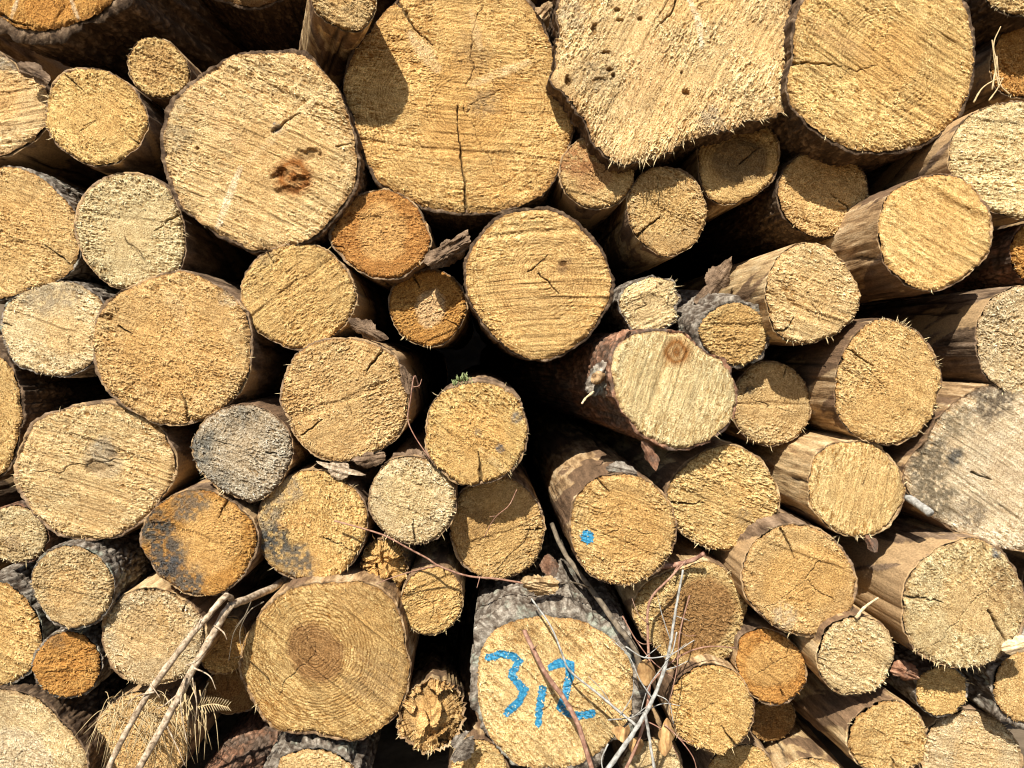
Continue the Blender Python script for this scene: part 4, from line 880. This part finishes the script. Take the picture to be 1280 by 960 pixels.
# ---- flakes of bark, chunks, leaves: bent sheets with thickness and ragged edges
def flake(pxs, p, bend, thick, seed, rough=.004, nn=26, tilt=(0, 0), edge=1.0):
    """a ragged chip filling the outline (px), bent about its long axis; returns a closed shell"""
    P = np.array(pxs, float); c = P.mean(0)
    dlt = P - c
    w, ev = np.linalg.eigh(np.cov(dlt.T)); la, sa = ev[:, 1], ev[:, 0]
    th = np.arctan2(dlt[:, 1], dlt[:, 0]); r = np.hypot(dlt[:, 0], dlt[:, 1]); o = np.argsort(th); th, r = th[o], r[o]
    a = np.linspace(-math.pi, math.pi, nn * 4 + 1)[:-1]
    R = np.interp(a, np.concatenate([th - 2 * math.pi, th, th + 2 * math.pi]), np.concatenate([r, r, r])) * (1 + edge * (.07 * vn(a * 6, a * 0, seed) + .05 * vn(a * 15, a * 0, seed + 1)))
    nr_ = max(5, nn // 3)
    top = []
    for k in range(nr_ + 1):
        f = k / nr_
        top.append(np.stack([c[0] + f * R * np.cos(a), c[1] + f * R * np.sin(a), np.full(len(a), f)], 1))
    T_ = np.concatenate(top)
    lx = (T_[:, :2] - c) @ la; ly = (T_[:, :2] - c) @ sa
    dep = p + bend * (1 - (ly / (np.abs(ly).max() + 1e-6)) ** 2) + tilt[0] * lx / 30 + tilt[1] * ly / 30 + rough * fb(lx / 18, ly / 3.5, seed + 2, 3)
    A_ = np.array([at(x, y, D(d)) for x, y, d in zip(T_[:, 0], T_[:, 1], dep)])
    B_ = np.array([at(x, y, D(d - thick * (1.0 - .6 * f ** 4))) for x, y, d, f in zip(T_[:, 0], T_[:, 1], dep, T_[:, 2])])
    m_ = len(a); F = []
    for k in range(nr_):
        for i in range(m_):
            j = (i + 1) % m_
            F.append((k * m_ + i, (k + 1) * m_ + i, (k + 1) * m_ + j, k * m_ + j))
    F = np.array(F); n0 = len(A_)
    F2 = F[:, ::-1] + n0
    i = np.arange(m_); j = (i + 1) % m_; e = nr_ * m_
    F3 = np.stack([e + i, n0 + e + i, n0 + e + j, e + j], 1)
    return np.concatenate([A_, B_]), np.concatenate([F, F2, F3])

def scrap(name, label, cat, pxs, p, bend, thick, mat, seed, **kw):
    V, F = flake(pxs, p, bend, thick, seed, **kw)
    ob = link_mesh(name, V, [F], mat, origin=V.mean(0), smooth=False, cols=np.tile([[1.0 if mat is M['brown'] else .0, .25, 0]], (len(V), 1)))
    tag(ob, label, cat)
    return ob

scrap('bark_chunk', 'torn ragged chunk of brown bark above the small orange brown log', 'bark', [(533,318),(548,310),(565,300),(583,288),(588,298),(584,312),(572,326),(556,333),(540,336),(530,330)], .0, .035, .02, M['brown'], 5, rough=.014)
scrap('wood_sliver', 'split brown sliver of wood between the plain tan log and the fat yellow log', 'sliver', [(436,398),(452,400),(470,412),(486,423),(470,425),(452,417),(440,410)], .02, .02, .012, M['brown'], 6, rough=.008)
scrap('bark_flap', 'pale curled flap of bark lying on top of the log numbered 312', 'bark', [(652,722),(664,720),(678,722),(692,720),(698,730),(692,741),(680,744),(666,741),(655,734)], .055, .022, .006, M['tan'], 7, rough=.010, nn=40)
scrap('bark_strip', 'narrow grey bark strip lying above the log with the black mould patch', 'bark', [(394,576),(412,580),(436,586),(458,594),(436,592),(410,586)], .03, .008, .005, M['twig_tan'], 8, nn=20)
scrap('bark_piece', 'curved grey piece of bark lifted from the stem of the blue dotted log', 'bark', [(758,586),(768,578),(784,582),(796,588),(795,596),(780,592),(768,594)], .08, .02, .004, M['grey'], 9, nn=22)
scrap('bark_shred', 'twisted red bark shred dangling under the cream log with upright saw lines', 'bark', [(802,552),(812,556),(818,566),(824,578),(820,588),(812,578),(806,566)], .08, .015, .005, M['red'], 10, nn=20)
scrap('bark_shred', 'torn grey wood shred curling over the half hidden log under the huge bark log', 'bark', [(22,80),(40,78),(54,88),(64,100),(58,106),(42,96),(26,92)], .02, .02, .008, M['brown'], 11, nn=30)
scrap('bark_shred', 'small red bark curl hanging below the smooth yellowish log', 'bark', [(1082,668),(1090,671),(1097,683),(1096,690),(1088,688),(1084,680)], .06, .015, .004, M['red'], 12, nn=16)
scrap('split_plank', 'dark splintered sliver standing behind the small grey collared log', 'sliver', [(868,376),(884,356),(900,332),(914,322),(912,340),(898,362),(880,384)], -.06, .02, .015, M['brown'], 13, nn=22)
scrap('wood_chip', 'pale split chip at the torn right side of the large pale split log', 'chip', [(1252,806),(1266,800),(1284,796),(1290,808),(1272,814),(1258,818)], .11, .01, .008, M['fibre'], 14, nn=18)
scrap('wood_chip', 'broken pale chip sticking up between the largest log and the squarish log', 'chip', [(674,20),(669,9),(676,9),(682,3),(691,2),(692,8),(685,13),(681,27)], -.01, .006, .004, M['peel'], 15, nn=18)
# bark curl by the foot of 312
scrap('bark_curl', 'thin grey curl of bark over the small log by the foot of log 312', 'bark', [(562,948),(564,930),(574,918),(588,914),(590,920),(578,926),(570,936),(568,952)], .05, .015, .004, M['grey'], 16, nn=22)
scrap('bark_scrap', 'thin tan bark scrap hanging from the underside of the fat yellow log', 'bark', [(440,574),(452,570),(468,568),(482,566),(480,576),(466,582),(450,582)], .04, .01, .005, M['brown'], 21, nn=22)
scrap('bark_scrap', 'frayed strip of bark between the fat yellow log and the golden log with lichen', 'bark', [(500,455),(510,466),(516,480),(512,494),(505,486),(502,470)], .03, .015, .006, M['brown'], 22, nn=22, rough=.01)
scrap('bark_scrap', 'brown bark shard lodged behind the round pale log and the fat yellow log', 'bark', [(488,570),(506,566),(528,568),(540,574),(520,580),(500,578)], .02, .01, .006, M['brown'], 23, nn=22)
scrap('bark_scrap', 'reddish bark scrap above the flap on the log numbered 312', 'bark', [(676,702),(684,692),(694,700),(698,714),(690,722),(680,716)], .01, .012, .006, M['red'], 25, nn=20)
GT = 'hair thin twigs tangled by the grey twig'
for k, l in enumerate([[(778,770),(795,800),(815,826),(842,848)], [(846,790),(838,820),(812,856),(800,892)], [(862,744),(850,790),(846,836),(836,880)], [(760,900),(792,896),(826,880),(850,882)], [(830,905),(848,922),(866,946),(872,968)], [(782,808),(806,822),(838,818),(868,800)]]):
    twig('fine_twig', ['bare hair thin twig slanting from the rim of log 312 past the upright leaf', 'bowed hair thin twig crossing the fork of the grey twig', 'long hair thin twig hanging down across the brown hearted log', 'nearly level hair thin twig just over the long hanging leaf',
         'drooping hair thin twig over the lower left rim of the round yellow log', 'arched hair thin twig along the lower rim of the brown hearted log'][k], 'twig', [(x, y, .12 + .01 * (k % 3)) for x, y in l], 2.6, 1.4, M['twig_grey' if k % 2 else 'twig_red'],
         [([(l[1][0], l[1][1], .12 + .01 * (k % 3)), (l[1][0] + 9, l[1][1] + 5 - 12 * (k % 2), .13), (l[1][0] + 20, l[1][1] + 4 - 20 * (k % 2), .13)], 1.8, .9)], 120 + k, GT)
for k, l in enumerate([[(318,742),(306,770),(292,792),(286,826)], [(330,752),(312,764),(300,790),(304,822)]]):
    twig('rootlet', ['dark wiry rootlet trailing from the thick end of the forked dead branch', 'second dark wiry rootlet, nearer the ringed log, below the forked dead branch'][k], 'twig', [(x, y, .03) for x, y in l], 2.6, 1.3, M['twig_dark'], [([(l[1][0], l[1][1], .03), (l[1][0] - 12, l[1][1] + 14, .04)], 1.8, .9)], 140 + k)
# dead leaves
LG = 'dead beech leaves caught among the twigs'
for i, (pxs, p, bnd, tl, lab) in enumerate([
    ([(760,912),(772,905),(782,908),(789,902),(788,920),(783,934),(774,929),(766,920)], .12, .02, (.012, 0), 'folded orange dead leaf at the lower right rim of log 312'),
    ([(793,838),(796,826),(806,818),(818,826),(822,842),(818,856),(808,864),(797,856)], .10, .02, (-.01, .006), 'upright pale dead leaf caught against the twigs by the bark of log 312'),
    ([(822,926),(826,904),(834,888),(842,904),(842,928),(836,948),(830,955)], .11, .02, (.01, .01), 'long hanging tan dead leaf left of the round yellow log'),
    ([(784,928),(794,918),(806,922),(804,938),(796,948),(786,942)], .08, .015, (0, .012), 'small crumpled dead leaf under the grey twig fork')]):
    pc_ = np.mean(pxs, 0); pxs = [tuple(pc_ + (np.array(q) - pc_) * .74) for q in pxs]
    V, F = flake(pxs, p, bnd, .0009, 40 + i, rough=.003, tilt=tl, edge=.35)
    ob = link_mesh('dead_leaf', V, [F], M['leaf'], origin=V.mean(0)); tag(ob, lab, 'leaf', LG)
# knot stub on the red barked log (moves with its log: a part)
def part_tube(rec_i, name, l, w0, w1, mat, nseg=10, label=None, wob=.12):
    b = Bag(); b.add(*tube_arrays(pts3(l), rpx(w0), rpx(w1), nseg, wob, 7))
    return b.build(name, mat, rec_i['root'], rec_i['C'])
by = {r['root']['label']: r for r in LOGS}
r33 = by['cream log with upright saw lines and red bark bearing a knot stub']
V, F = flake([(732,486),(736,470),(744,456),(758,452),(768,462),(772,478),(764,492),(748,496),(738,494)], .07, .035, .03, 51, rough=.016)
link_mesh('knot_collar', V, [F], M['grey'], r33['root'], origin=r33['C'])
part_tube(r33, 'knot_stub', [(752,468,.08),(747,472,.12),(744,474,.135)], 15, 11, M['peel'])
part_tube(r33, 'broken_twig_stump', [(742,490,.10),(733,497,.125),(727,505,.13)], 4, 2, M['fibre'], 6)
V, F = flake([(770,424),(776,414),(786,412),(790,420),(782,428),(774,436)], .10, .012, .008, 52, rough=.01)
link_mesh('bark_tatter', V, [F], M['red'], r33['root'], origin=r33['C'])
# lichen tuft on the golden log
rl = by['golden log topped with a tuft of green lichen and cracked at the bottom']
b = Bag()
for k in range(38):
    x0 = rr_.uniform(566, 588); y0 = 484 + rr_.uniform(-4, 3) - (6 if 572 < x0 < 584 else 0)
    b.add(*tube_arrays(pts3([(x0, y0, .06 - rr_.uniform(0, .02)), (x0 + rr_.uniform(-4, 4), y0 - rr_.uniform(2, 11), .065)]), rpx(2.6), rpx(1), 4, .2, k, 2))
b.build('lichen', M['moss'], rl['root'], rl['C'])
# bare wood splinters torn along a few rims
V, F = flake([(1112,838),(1120,826),(1134,828),(1146,836),(1150,848),(1138,850),(1124,846)], .03, .015, .008, 53, rough=.01)
rb = by['small buff log with bluish grey bark under the large split log']
link_mesh('torn_bark', V, [F], M['red'], rb['root'], origin=rb['C'])
